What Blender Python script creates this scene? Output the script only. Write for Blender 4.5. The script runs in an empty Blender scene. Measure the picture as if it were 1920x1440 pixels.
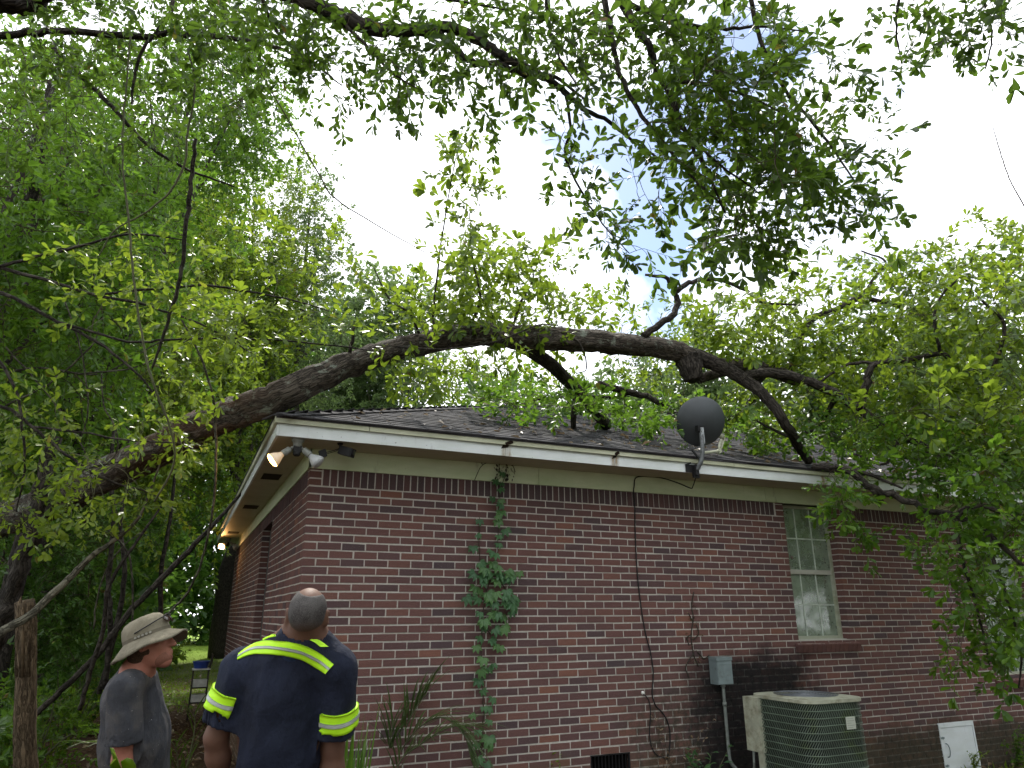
import bpy, math, random
import numpy as np
from mathutils import Vector, Matrix
from mathutils.bvhtree import BVHTree
random.seed(11)
rng = np.random.default_rng(7)
SC = bpy.context.scene
COL = SC.collection
V = lambda *a: np.array(a, float)

# ------------------------------------------------------------------ camera
CAM = V(-0.9102, -6.3389, 1.5693)
FPX, YAW, PITCH, ROLL = 1340.6, 0.420734, 0.312194, -0.003976
_cy, _sy, _cp, _sp = math.cos(YAW), math.sin(YAW), math.cos(PITCH), math.sin(PITCH)
cF = V(_sy*_cp, _cy*_cp, _sp); _r = V(_cy, -_sy, 0); _u = np.cross(_r, cF)
cR = math.cos(ROLL)*_r + math.sin(ROLL)*_u
cU = -math.sin(ROLL)*_r + math.cos(ROLL)*_u
cam_data = bpy.data.cameras.new('camera')
cam = bpy.data.objects.new('camera', cam_data); COL.objects.link(cam)
cam.matrix_world = Matrix(((cR[0], cU[0], -cF[0], CAM[0]), (cR[1], cU[1], -cF[1], CAM[1]), (cR[2], cU[2], -cF[2], CAM[2]), (0, 0, 0, 1)))
cam_data.sensor_width = 36; cam_data.lens = 36*FPX/1920
cam_data.clip_start = 0.05; cam_data.clip_end = 900
SC.camera = cam
def ray(px, py): return cF + cR*(px-960)/FPX - cU*(py-720)/FPX
def at(px, py, d): return CAM + ray(px, py)*d                 # survey point seen at that bearing, d metres down the optical axis
def on_plane(px, py, n, c):
    n = np.array(n, float); d = ray(px, py); return CAM + d*((c-CAM@n)/(d@n))

# ------------------------------------------------------------------ light
SUN_AZ, SUN_EL = math.radians(14), math.radians(55)            # azimuth clockwise from +Y
sd = V(math.sin(SUN_AZ)*math.cos(SUN_EL), math.cos(SUN_AZ)*math.cos(SUN_EL), math.sin(SUN_EL))
sun_data = bpy.data.lights.new('sun', 'SUN'); sun = bpy.data.objects.new('sun', sun_data); COL.objects.link(sun)
sun.rotation_euler = Vector(-sd).to_track_quat('-Z', 'Y').to_euler()
sun_data.energy = 3.2; sun_data.angle = math.radians(2.5); sun_data.color = (1, .95, .86)
world = bpy.data.worlds.new('World'); SC.world = world; world.use_nodes = True
wn, wl = world.node_tree.nodes, world.node_tree.links
wn.clear()
w_out = wn.new('ShaderNodeOutputWorld'); w_bg = wn.new('ShaderNodeBackground')
w_sky = wn.new('ShaderNodeTexSky'); w_sky.sky_type = 'NISHITA'; w_sky.sun_disc = False
w_sky.sun_elevation = SUN_EL; w_sky.sun_rotation = SUN_AZ; w_sky.air_density = 1.0; w_sky.dust_density = .6
w_tc = wn.new('ShaderNodeTexCoord'); w_noise = wn.new('ShaderNodeTexNoise')
w_noise.inputs['Scale'].default_value = 2.6; w_noise.inputs['Detail'].default_value = 6; w_noise.inputs['Roughness'].default_value = .55
w_ramp = wn.new('ShaderNodeValToRGB'); w_ramp.color_ramp.elements[0].position = .36; w_ramp.color_ramp.elements[1].position = .47
w_mix = wn.new('ShaderNodeMixRGB'); w_mix.inputs['Color2'].default_value = (12.6, 12.9, 13.4, 1)   # bright sunlit cloud
wl.new(w_tc.outputs['Generated'], w_noise.inputs['Vector']); wl.new(w_noise.outputs['Fac'], w_ramp.inputs['Fac'])
wl.new(w_ramp.outputs['Color'], w_mix.inputs['Fac']); wl.new(w_sky.outputs['Color'], w_mix.inputs['Color1'])
wl.new(w_mix.outputs['Color'], w_bg.inputs['Color']); wl.new(w_bg.outputs['Background'], w_out.inputs['Surface'])
w_bg.inputs['Strength'].default_value = .12
SC.view_settings.view_transform = 'Standard'; SC.view_settings.look = 'None'
SC.view_settings.gamma = 1; SC.view_settings.exposure = 0.84; SC.view_settings.use_curve_mapping = False
SC.render.engine = 'CYCLES'
SC.cycles.use_denoising = True
SC.cycles.max_bounces = 6; SC.cycles.diffuse_bounces = 4; SC.cycles.glossy_bounces = 2; SC.cycles.transmission_bounces = 4
SC.cycles.transparent_max_bounces = 6

# ------------------------------------------------------------------ mesh helpers
class MB:
    """collects polygons with a tint value per face"""
    def __init__(s): s.v = []; s.f = []; s.t = []; s.n = 0
    def add(s, verts, faces, tint=0.5):
        verts = np.asarray(verts, float).reshape(-1, 3)
        s.v.append(verts); n = s.n
        s.f += [tuple(i+n for i in f) for f in faces]
        s.t += [tint]*len(faces) if np.isscalar(tint) else list(tint)
        s.n += len(verts)
    def box(s, lo, hi, tint=.5, jit=0):
        lo = np.minimum(lo, hi); 
        c = np.array([[x, y, z] for x in (0, 1) for y in (0, 1) for z in (0, 1)], float)
        hi_ = np.asarray(hi, float)
        v = lo + c*(hi_-lo)
        if jit: v = v + rng.normal(0, jit, v.shape)
        s.add(v, BOXF, tint)
    def obox(s, c, ax, ay, az, tint=.5):
        """box from a centre and three half-axis vectors"""
        c = np.asarray(c, float); ax, ay, az = (np.asarray(a, float) for a in (ax, ay, az))
        v = [c + x*ax + y*ay + z*az for x in (-1, 1) for y in (-1, 1) for z in (-1, 1)]
        fl = BOXF if np.cross(ax, ay) @ az > 0 else [f[::-1] for f in BOXF]
        s.add(v, fl, tint)
    def tube(s, pts, rad, sides=6, tint=.5, cap=True):
        pts = np.asarray(pts, float); n = len(pts)
        rad = np.full(n, rad, float) if np.isscalar(rad) else np.asarray(rad, float)
        T = np.gradient(pts, axis=0); T /= np.linalg.norm(T, axis=1)[:, None]+1e-9
        a = V(0, 0, 1) if abs(T[0][2]) < .9 else V(1, 0, 0)
        A = np.zeros((n, 3)); x = np.cross(T[0], a); x /= np.linalg.norm(x)
        for i in range(n):
            x = x - (x@T[i])*T[i]; x /= np.linalg.norm(x)+1e-9; A[i] = x
        B = np.cross(T, A); th = np.arange(sides)*2*math.pi/sides
        v = pts[:, None] + rad[:, None, None]*(np.cos(th)[None, :, None]*A[:, None] + np.sin(th)[None, :, None]*B[:, None])
        f = [(i*sides+j, i*sides+(j+1) % sides, (i+1)*sides+(j+1) % sides, (i+1)*sides+j) for i in range(n-1) for j in range(sides)]
        if cap: f += [tuple(range(sides))[::-1], tuple((n-1)*sides+j for j in range(sides))]
        s.add(v.reshape(-1, 3), f, tint)
    def mesh(s, name, smooth=False):
        m = bpy.data.meshes.new(name)
        vv = np.concatenate(s.v) if s.v else np.zeros((0, 3))
        L = np.array([len(f) for f in s.f], np.int32); idx = np.fromiter((i for f in s.f for i in f), np.int32)
        return raw_mesh(name, vv, idx, L, np.array(s.t, np.float32), smooth)
BOXF = [(0, 1, 3, 2), (4, 6, 7, 5), (0, 4, 5, 1), (2, 3, 7, 6), (0, 2, 6, 4), (1, 5, 7, 3)]
def raw_mesh(name, verts, idx, L, tint=None, smooth=False):
    m = bpy.data.meshes.new(name)
    m.vertices.add(len(verts)); m.vertices.foreach_set('co', np.ascontiguousarray(verts, np.float32).ravel())
    m.loops.add(len(idx)); m.loops.foreach_set('vertex_index', np.ascontiguousarray(idx, np.int32))
    m.polygons.add(len(L)); st = np.zeros(len(L), np.int32); st[1:] = np.cumsum(L)[:-1]
    m.polygons.foreach_set('loop_start', st); m.polygons.foreach_set('loop_total', np.ascontiguousarray(L, np.int32))
    m.polygons.foreach_set('use_smooth', np.full(len(L), smooth, bool))
    m.update(calc_edges=True)
    if tint is not None:
        a = m.attributes.new('tint', 'FLOAT', 'FACE'); a.data.foreach_set('value', np.ascontiguousarray(tint, np.float32))
    m.validate()
    return m
def link(name, mesh, material=None, parent=None, kind=None, label=None):
    o = bpy.data.objects.new(name, mesh); COL.objects.link(o)
    if material and mesh and not mesh.materials: mesh.materials.append(material)
    if parent is not None:
        o.parent = parent
        if parent.type == 'EMPTY' and parent.parent is None: o.matrix_parent_inverse = Matrix.Translation(-parent.location)
    if kind: o['kind'] = kind
    if label: o['label'] = label
    return o
def thing(name, label, cat, loc=(0, 0, 0), group=None):
    o = bpy.data.objects.new(name, None); COL.objects.link(o); o.location = Vector(loc); o.empty_display_size = .1
    o['label'] = label; o['category'] = cat
    if group: o['group'] = group
    return o
def tag(o, label, cat, group=None, kind=None):
    o['label'] = label; o['category'] = cat
    if group: o['group'] = group
    if kind: o['kind'] = kind
    return o
def catmull(P, n=6):
    P = np.asarray(P, float)
    if len(P) < 3: return np.array([P[0]+(P[-1]-P[0])*t for t in np.linspace(0, 1, n+1)])
    Q = np.vstack([2*P[0]-P[1], P, 2*P[-1]-P[-2]]); out = []
    for i in range(1, len(Q)-2):
        for t in np.linspace(0, 1, n, endpoint=False):
            a, b, c, d = Q[i-1:i+3]
            out.append(.5*((2*b)+(-a+c)*t+(2*a-5*b+4*c-d)*t*t+(-a+3*b-3*c+d)*t**3))
    out.append(P[-1]); return np.array(out)
def nrm(v): v = np.asarray(v, float); return v/(np.linalg.norm(v)+1e-9)

# ------------------------------------------------------------------ materials
class N:
    def __init__(s, name):
        s.m = bpy.data.materials.new(name); s.m.use_nodes = True; s.t = s.m.node_tree; s.t.nodes.clear()
        s.out = s.n('ShaderNodeOutputMaterial')
    def n(s, t, **k):
        o = s.t.nodes.new(t)
        for a, b in k.items(): setattr(o, a, b)
        return o
    def l(s, a, b): s.t.links.new(a, b)
    def val(s, sock, v):
        if isinstance(v, (int, float)): sock.default_value = v
        elif isinstance(v, tuple): sock.default_value = v if len(v) == 4 or sock.type == 'VECTOR' else v+(1,)
        else: s.l(v, sock)
    def pos(s): return s.n('ShaderNodeNewGeometry').outputs['Position']
    def attr(s, name): return s.n('ShaderNodeAttribute', attribute_name=name)
    def map(s, vec, scale=(1, 1, 1), loc=(0, 0, 0)):
        o = s.n('ShaderNodeMapping'); s.l(vec, o.inputs['Vector']); o.inputs['Scale'].default_value = scale; o.inputs['Location'].default_value = loc
        return o.outputs['Vector']
    def noise(s, vec, scale, detail=4, rough=.6):
        o = s.n('ShaderNodeTexNoise'); s.l(vec, o.inputs['Vector']); o.inputs['Scale'].default_value = scale
        o.inputs['Detail'].default_value = detail; o.inputs['Roughness'].default_value = rough; return o.outputs['Fac']
    def ramp(s, fac, *stops):
        o = s.n('ShaderNodeValToRGB'); e = o.color_ramp.elements
        while len(e) < len(stops): e.new(.5)
        for i, (p, c) in enumerate(stops):
            e[i].position = p; e[i].color = (c, c, c, 1) if isinstance(c, (int, float)) else tuple(c)+(1,)
        s.val(o.inputs['Fac'], fac); return o.outputs['Color']
    def mix(s, fac, a, b, mode='MIX'):
        o = s.n('ShaderNodeMixRGB', blend_type=mode); s.val(o.inputs['Fac'], fac); s.val(o.inputs['Color1'], a); s.val(o.inputs['Color2'], b)
        return o.outputs['Color']
    def math(s, op, a, b=0.0, c=None):
        o = s.n('ShaderNodeMath', operation=op); s.val(o.inputs[0], a); s.val(o.inputs[1], b)
        if c is not None: s.val(o.inputs[2], c)
        return o.outputs[0]
    def sep(s, vec):
        o = s.n('ShaderNodeSeparateXYZ'); s.l(vec, o.inputs[0]); return o.outputs
    def band(s, x, lo, hi, soft):
        """1 between lo and hi with soft edges"""
        a = s.n('ShaderNodeMapRange', interpolation_type='SMOOTHSTEP'); s.val(a.inputs['Value'], x); a.inputs['From Min'].default_value = lo-soft; a.inputs['From Max'].default_value = lo+soft
        b = s.n('ShaderNodeMapRange', interpolation_type='SMOOTHSTEP'); s.val(b.inputs['Value'], x); b.inputs['From Min'].default_value = hi+soft; b.inputs['From Max'].default_value = hi-soft
        return s.math('MULTIPLY', a.outputs[0], b.outputs[0])
    def bump(s, h, strength=.3, dist=.01):
        o = s.n('ShaderNodeBump'); o.inputs['Strength'].default_value = strength; o.inputs['Distance'].default_value = dist; s.l(h, o.inputs['Height']); return o.outputs['Normal']
    def bsdf(s, color, rough=.7, spec=.5, metal=0, normal=None, emit=None, estr=0, link=True):
        b = s.n('ShaderNodeBsdfPrincipled'); s.val(b.inputs['Base Color'], color); s.val(b.inputs['Roughness'], rough)
        b.inputs['Specular IOR Level'].default_value = spec; b.inputs['Metallic'].default_value = metal
        if normal is not None: s.l(normal, b.inputs['Normal'])
        if emit: b.inputs['Emission Color'].default_value = emit+(1,); b.inputs['Emission Strength'].default_value = estr
        if link: s.l(b.outputs[0], s.out.inputs['Surface'])
        return b
def plain(name, col, rough=.6, spec=.5, metal=0, var=.25, scale=8, bump=.1, coord='pos', dirt=None):
    m = N(name); p = m.pos()
    f = m.noise(p, scale, 5)
    lo = tuple(c*(1-var) for c in col); hi = tuple(min(1, c*(1+var)) for c in col)
    c = m.ramp(f, (.3, lo), (.7, hi))
    if dirt:
        g = m.noise(p, dirt[1], 6, .7); c = m.mix(m.ramp(g, (dirt[2], 0.), (dirt[2]+.15, dirt[3] if len(dirt) > 3 else .8)), c, dirt[0])
    m.bsdf(c, rough, spec, metal, m.bump(m.noise(p, scale*9, 3), bump, .004) if bump else None)
    return m.m

def leaf_material(name, dark, mid, light, odd=(.16, .075, .02), trans=.48, gloss=.36, spec=.34):
    m = N(name); t = m.attr('tint').outputs['Fac']
    c = m.ramp(t, (0., dark), (.45, mid), (.9, light), (.975, light), (1., odd))
    f = m.noise(m.pos(), 14, 2); c = m.mix(m.math('MULTIPLY', f, .35), c, tuple(x*.55 for x in mid))
    b = m.bsdf(c, gloss, spec, link=False)
    tr = m.n('ShaderNodeBsdfTranslucent'); m.l(m.mix(.5, c, tuple(min(1, x*2.3) for x in light)), tr.inputs['Color'])
    mx = m.n('ShaderNodeMixShader'); mx.inputs[0].default_value = trans
    m.l(b.outputs[0], mx.inputs[1]); m.l(tr.outputs[0], mx.inputs[2]); m.l(mx.outputs[0], m.out.inputs['Surface'])
    return m.m
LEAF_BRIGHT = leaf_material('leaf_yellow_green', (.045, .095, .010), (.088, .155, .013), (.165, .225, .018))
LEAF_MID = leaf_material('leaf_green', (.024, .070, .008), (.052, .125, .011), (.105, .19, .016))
LEAF_DARK = leaf_material('leaf_dark_green', (.020, .042, .007), (.036, .072, .009), (.066, .115, .012), trans=.46, spec=.12)
LEAF_GREY = leaf_material('leaf_grey_green', (.032, .060, .022), (.06, .10, .034), (.10, .15, .045), odd=(.10, .15, .045))
LEAF_BLUE = leaf_material('leaf_creeper', (.03, .09, .04), (.055, .14, .055), (.10, .2, .06), odd=(.13, .22, .04), trans=.3)
LEAF_SHADE = leaf_material('leaf_understory', (.020, .058, .010), (.042, .105, .014), (.09, .175, .022), trans=.4)
LEAF_DRY = leaf_material('leaf_dead', (.05, .03, .015), (.11, .07, .035), (.26, .2, .13), odd=(.3, .26, .2), trans=.15)

def bark_material(name, dark, light, lichen=None, red=None, scale=(13, 52, 1), crackw=.75):
    m = N(name); b = m.attr('bark').outputs['Vector']
    st = m.map(b, (7, 60, 1)); f = m.noise(st, 1.0, 6, .65)
    v = m.n('ShaderNodeTexVoronoi', feature='DISTANCE_TO_EDGE'); wob = m.n('ShaderNodeTexNoise'); m.l(m.map(b, (9, 30, 1)), wob.inputs['Vector']); wob.inputs['Scale'].default_value = 1.4; wob.inputs['Detail'].default_value = 3; m.l(m.mix(.45, m.map(b, scale), m.mix(1., wob.outputs['Color'], (4., 4., 4.), 'MULTIPLY')), v.inputs['Vector']); v.inputs['Scale'].default_value = 1
    crack = m.ramp(v.outputs['Distance'], (.0, 0.), (.16, 1.))
    c = m.ramp(f, (.3, dark), (.72, light)); c = m.mix(m.math('MULTIPLY', m.math('SUBTRACT', 1., crack), crackw), c, tuple(x*.25 for x in dark))
    if lichen: c = m.mix(m.ramp(m.noise(m.map(b, (4, 4, 1)), 2.2, 7, .72), (.56, 0.), (.64, .85)), c, lichen)
    if red: X, Y, Z = m.sep(m.pos()); c = m.mix(m.math('MULTIPLY', m.band(X, -1.5, -.5, .25), m.ramp(m.noise(m.map(b, (3, 9, 1)), .8, 5, .6), (.45, 0.), (.6, .55))), c, red)
    h = m.math('ADD', m.math('MULTIPLY', crack, .7), f)
    m.bsdf(c, .9, .15, normal=m.bump(h, .9, .018)); return m.m
BARK = bark_material('bark_fallen', (.042, .034, .028), (.165, .140, .115), (.25, .28, .23), (.12, .064, .040))
BARK_DARK = bark_material('bark_dark', (.03, .026, .022), (.085, .074, .062))
BARK_PALE = bark_material('bark_pale', (.06, .056, .042), (.155, .147, .11))
TWIG = plain('twig', (.06, .047, .034), .9, .1, scale=20, bump=0)
TWIG_GREEN = plain('twig_greenish', (.10, .105, .06), .85, .15, scale=20, bump=0)

def wall_stain(m, c, p, mossy=.9):
    """mildew and soot that grew on the wall round the condenser and along the foot"""
    X, Y, Z = m.sep(p)
    w = m.noise(p, 3.2, 7, .7); w2 = m.noise(p, 16, 5, .7)
    xx = m.math('ADD', X, m.math('MULTIPLY', m.math('SUBTRACT', w, .5), 1.1)); zz = m.math('ADD', Z, m.math('MULTIPLY', m.math('SUBTRACT', w, .5), .6))
    black = m.math('MULTIPLY', m.band(xx, 3.9, 5.45, .24), m.band(zz, -.9, 1.16, .14))
    spl = m.math('MULTIPLY', m.band(xx, 3.15, 4.15, .35), m.band(zz, -.6, .85, .35))
    foot = m.math('MULTIPLY', m.band(zz, -.9, .25, .17), mossy)
    right = m.math('MULTIPLY', m.band(xx, 6.0, 9.5, .5), m.band(zz, -.9, .34, .13))
    c = m.mix(m.math('MULTIPLY', foot, .62), c, (.088, .068, .03))
    c = m.mix(m.math('MULTIPLY', right, m.ramp(w2, (.35, .45), (.6, .9))), c, (.026, .025, .018))
    c = m.mix(m.math('MULTIPLY', spl, m.ramp(w2, (.42, .15), (.6, .85))), c, (.034, .034, .022))
    c = m.mix(m.math('MULTIPLY', black, m.ramp(w2, (.30, .84), (.64, 1.))), c, (.0085, .0085, .009))
    sp = m.ramp(m.noise(p, 75, 2, .5), (.735, 0.), (.76, .8))
    return m.mix(m.math('MULTIPLY', sp, m.math('MAXIMUM', spl, black)), c, (.2, .2, .15))
def brick_material():
    m = N('brick'); p = m.pos(); t = m.attr('tint').outputs['Fac']
    c = m.ramp(t, (0., (.070, .051, .058)), (.25, (.112, .060, .060)), (.6, (.148, .071, .064)), (.85, (.182, .084, .067)), (1., (.235, .100, .068)))
    f = m.noise(m.map(p, (22, 22, 60)), 1, 5, .7); c = m.mix(m.math('MULTIPLY', f, .55), c, (.068, .046, .044))
    sp = m.noise(p, 130, 3, .6); c = m.mix(m.ramp(sp, (.6, 0.), (.72, .4)), c, (.27, .2, .17))
    c = wall_stain(m, c, p)
    m.bsdf(c, .92, .2, normal=m.bump(m.math('ADD', sp, f), .55, .006)); return m.m
def mortar_material():
    m = N('mortar'); p = m.pos(); f = m.noise(p, 30, 6, .7)
    c = m.ramp(f, (.25, (.35, .325, .29)), (.7, (.56, .53, .485)))
    c = m.mix(m.ramp(m.noise(p, 2.2, 4), (.5, 0.), (.8, .4)), c, (.26, .24, .21))
    c = wall_stain(m, c, p)
    m.bsdf(c, .95, .1, normal=m.bump(f, .7, .006)); return m.m
BRICK = brick_material(); MORTAR = mortar_material()
def painted(name, base, green, streak=.5, brown=(.10, .075, .045), stains=()):
    m = N(name); p = m.pos()
    c = m.ramp(m.noise(p, 5, 5), (.3, base), (.75, tuple(x*.86 for x in base)))
    c = m.mix(m.ramp(m.noise(m.map(p, (1.3, 1.3, 6)), 1.5, 6, .65), (.4, 0.), (.7, streak)), c, green)
    c = m.mix(m.ramp(m.noise(m.map(p, (7, 7, 1.5)), 1.4, 6, .7), (.62, 0.), (.74, .45)), c, brown)
    c = m.mix(m.ramp(m.noise(p, 42, 3, .6), (.70, 0.), (.76, .7)), c, (.05, .045, .03))
    X, Y, Z = m.sep(p)
    for sx in stains:                                               # rust run below a board joint
        w = m.math('ADD', X, m.math('MULTIPLY', m.math('SUBTRACT', m.noise(p, 30, 3), .5), .05))
        c = m.mix(m.math('MULTIPLY', m.band(w, sx-.045, sx+.04, .02), m.ramp(m.noise(m.map(p, (40, 40, 8)), 1, 4), (.35, .25), (.65, .95))), c, (.27, .19, .10))
    if stains: c = m.mix(m.math('MULTIPLY', m.band(m.math('ADD', Z, m.math('MULTIPLY', m.math('SUBTRACT', m.noise(m.map(p, (2.5, 2.5, 9)), 1, 5), .5), .07)), 3.045, 3.2, .012), .6), c, (.24, .26, .20))
    m.bsdf(c, .55, .4, normal=m.bump(m.noise(p, 26, 4), .12, .003)); return m.m
FASCIA = painted('fascia_paint', (.72, .76, .77), (.52, .58, .50), .45, stains=(1.67, 2.83, 5.6))
TRIM = painted('trim_paint', (.55, .56, .42), (.30, .32, .20), .8)
FRIEZE = painted('frieze_paint', (.58, .64, .43), (.42, .51, .28), .8)
SOFFIT = painted('soffit_paint', (.50, .47, .37), (.36, .34, .24), .7)
def shingle_material():
    m = N('shingle'); p = m.pos(); t = m.attr('tint').outputs['Fac']
    c = m.ramp(t, (0., (.030, .029, .034)), (.5, (.048, .046, .052)), (1., (.076, .073, .080)))
    g = m.noise(p, 260, 2, .5); c = m.mix(m.ramp(g, (.45, 0.), (.7, .55)), c, (.15, .146, .15))
    c = m.mix(m.ramp(m.noise(p, 2.4, 5, .7), (.45, 0.), (.7, .5)), c, (.040, .041, .042))
    m.bsdf(c, .95, .2, normal=m.bump(g, .6, .004)); return m.m
SHINGLE = shingle_material()
def ground_material():
    m = N('ground'); p = m.pos(); X, Y, Z = m.sep(p)
    n1 = m.noise(p, .9, 6, .65); n2 = m.noise(p, 7, 6, .7); n3 = m.noise(p, 28, 5, .7)
    litter = m.ramp(n3, (.3, (.022, .014, .009)), (.5, (.06, .037, .023)), (.62, (.105, .068, .042)), (.75, (.15, .11, .08)))
    moss = m.ramp(n3, (.3, (.035, .065, .012)), (.7, (.11, .165, .03)))
    dirt = m.ramp(n3, (.3, (.07, .055, .035)), (.7, (.17, .135, .09)))
    lawn = m.ramp(n2, (.3, (.10, .17, .02)), (.7, (.19, .27, .035)))
    yy = m.math('ADD', Y, m.math('MULTIPLY', m.math('SUBTRACT', n1, .5), 6.))
    c = m.mix(m.band(yy, 11.2, 60, .8), litter, m.mix(m.ramp(n2, (.40, 0.), (.56, 1.)), dirt, moss))
    c = m.mix(m.math('MULTIPLY', m.band(yy, 11.0, 15.5, .5), m.ramp(n2, (.3, .35), (.5, .95))), c, moss)
    c = m.mix(m.band(yy, 27, 600, 2.), c, lawn)
    m.bsdf(c, .95, .12, normal=m.bump(m.math('ADD', n2, n3), .8, .05)); return m.m
GROUND = ground_material()
BLACK = plain('black_plastic', (.010, .010, .011), .6, .3, scale=20, bump=0)
METAL_GREY = plain('grey_painted_metal', (.155, .195, .20), .45, .5, var=.15, dirt=((.07, .08, .07), 12, .55))
CONDUIT = plain('grey_conduit', (.17, .19, .175), .55, .4, dirt=((.06, .06, .045), 9, .5))
DARKGAP = plain('dark_opening', (.006, .006, .006), .9, .1, bump=0)  # near-black colour stands in for the shade inside openings

def leaf_templates():
    v = [(0, 0, 0), (.52, 0, -.04), (1.02, 0, -.17)]
    for sg in (1, -1): v += [(.60, .19*sg, -.012), (.88, .205*sg, -.075)]
    f = [(0, 1, 3), (1, 2, 4, 3), (0, 5, 1), (1, 5, 6, 2)]
    lan = [(0, 0, 0), (.4, .17, .05), (.72, .14, .02), (1, 0, -.14), (.72, -.14, .02), (.4, -.17, .05), (.5, 0, 0)]
    f2 = [(0, 6, 2, 1), (6, 3, 2), (0, 5, 4, 6), (6, 4, 3)]
    dia = [(0, 0, 0), (.5, .25, .07), (1, 0, -.12), (.5, -.25, .07)]
    return {'oak': (np.array(v), f), 'lance': (np.array(lan), f2), 'simple': (np.array(dia), [(0, 2, 1), (0, 3, 2)])}
LT = leaf_templates()
def leaf_mesh(name, mats, kind, tint):
    v, f = LT[kind]; n = len(mats)
    vv = np.einsum('nij,vj->nvi', mats[:, :3, :3], v) + mats[:, None, :3, 3]
    L = np.tile(np.array([len(x) for x in f], np.int32), n); base = np.array([i for x in f for i in x], np.int32)
    idx = (base[None] + (np.arange(n)*len(v))[:, None]).ravel()
    return raw_mesh(name, vv.reshape(-1, 3), idx, L, np.repeat(tint, len(f)).astype(np.float32), kind == 'oak')
def frames(d, up=None, roll=None):
    """(n,3,3) matrices whose first column is d and third roughly up"""
    d = d/(np.linalg.norm(d, axis=1)[:, None]+1e-9)
    up = np.tile(V(0, 0, 1), (len(d), 1)) if up is None else up
    y = np.cross(up, d); b = np.linalg.norm(y, axis=1) < 1e-3; y[b] = V(0, 1, 0); y /= np.linalg.norm(y, axis=1)[:, None]
    z = np.cross(d, y)
    if roll is not None:
        c, s = np.cos(roll)[:, None], np.sin(roll)[:, None]; y, z = c*y+s*z, -s*y+c*z
    return np.stack([d, y, z], axis=2)
def spray_template(nl, tip=5, spread=.9, leaf=.26, rag=.3, seed=0):
    """unit-long twig along +x with leaves; returns leaf matrices and the twig polyline"""
    g = np.random.default_rng(seed); k = nl-tip
    bend = g.normal(0, .12, 2)
    cur = lambda t: np.stack([t, bend[0]*t*t, bend[1]*t*t-.12*t*t], axis=-1)
    t = np.concatenate([np.linspace(.12, .95, k), np.full(tip, 1.)]) + np.concatenate([g.normal(0, .03, k), np.zeros(tip)])
    ang = np.concatenate([np.arange(k)*2.4 + g.normal(0, .4, k), np.arange(tip)*2*math.pi/max(tip, 1) + g.normal(0, .3, tip)])
    op = np.concatenate([g.normal(.95, .22, k), g.normal(.75, .3, tip)])*spread
    d = np.stack([np.cos(op), np.sin(op)*np.cos(ang), np.sin(op)*np.sin(ang)*.75], axis=1)
    M = np.tile(np.eye(4), (nl, 1, 1)); R = frames(d, roll=g.normal(0, .5, nl))
    s = leaf*g.uniform(.65, 1.2, nl); M[:, :3, :3] = R*s[:, None, None]; M[:, :3, 3] = cur(t)
    return M, cur(np.linspace(0, 1, 4))
def make_sprays(pos, dirs, scale, tmpl, roll=None):
    """instances of several spray templates: leaf matrices, spray id per leaf, twig polylines"""
    n = len(pos); R = frames(dirs, roll=rng.normal(0, .6, n) if roll is None else roll)
    M = np.tile(np.eye(4), (n, 1, 1)); M[:, :3, :3] = R*scale[:, None, None]; M[:, :3, 3] = pos
    pick = rng.integers(0, len(tmpl), n); LM, ID, TW = [], [], []
    for k, (lm, tw) in enumerate(tmpl):
        w = np.where(pick == k)[0]
        if not len(w): continue
        LM.append(np.einsum('nij,mjk->nmik', M[w], lm).reshape(-1, 4, 4)); ID.append(np.repeat(w, len(lm)))
        TW.append(np.einsum('nij,mj->nmi', M[w][:, :3, :3], tw) + M[w][:, None, :3, 3])
    return np.concatenate(LM), np.concatenate(ID), np.concatenate(TW)
def twig_mesh(name, tw, r0, r1=None):
    """three-sided tubes for many short polylines at once"""
    tw = np.asarray(tw, float)
    n, k, _ = tw.shape; T = np.gradient(tw, axis=1); T /= np.linalg.norm(T, axis=2)[..., None]+1e-9
    a = np.cross(T, V(.31, .22, .92)); a /= np.linalg.norm(a, axis=2)[..., None]+1e-9; b = np.cross(T, a)
    r0 = np.full(n, r0, float) if np.isscalar(r0) else r0
    rad = r0[:, None]*np.linspace(1, .35 if r1 is None else r1, k)[None]
    th = np.arange(3)*2*math.pi/3
    v = tw[:, :, None] + rad[:, :, None, None]*(np.cos(th)[:, None]*a[:, :, None] + np.sin(th)[:, None]*b[:, :, None])
    q = np.array([(i*3+j, i*3+(j+1) % 3, (i+1)*3+(j+1) % 3, (i+1)*3+j) for i in range(k-1) for j in range(3)], np.int32)
    idx = (q.ravel()[None] + (np.arange(n)*k*3)[:, None]).ravel()
    return raw_mesh(name, v.reshape(-1, 3), idx, np.full(n*len(q), 4, np.int32), None, True)
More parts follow.
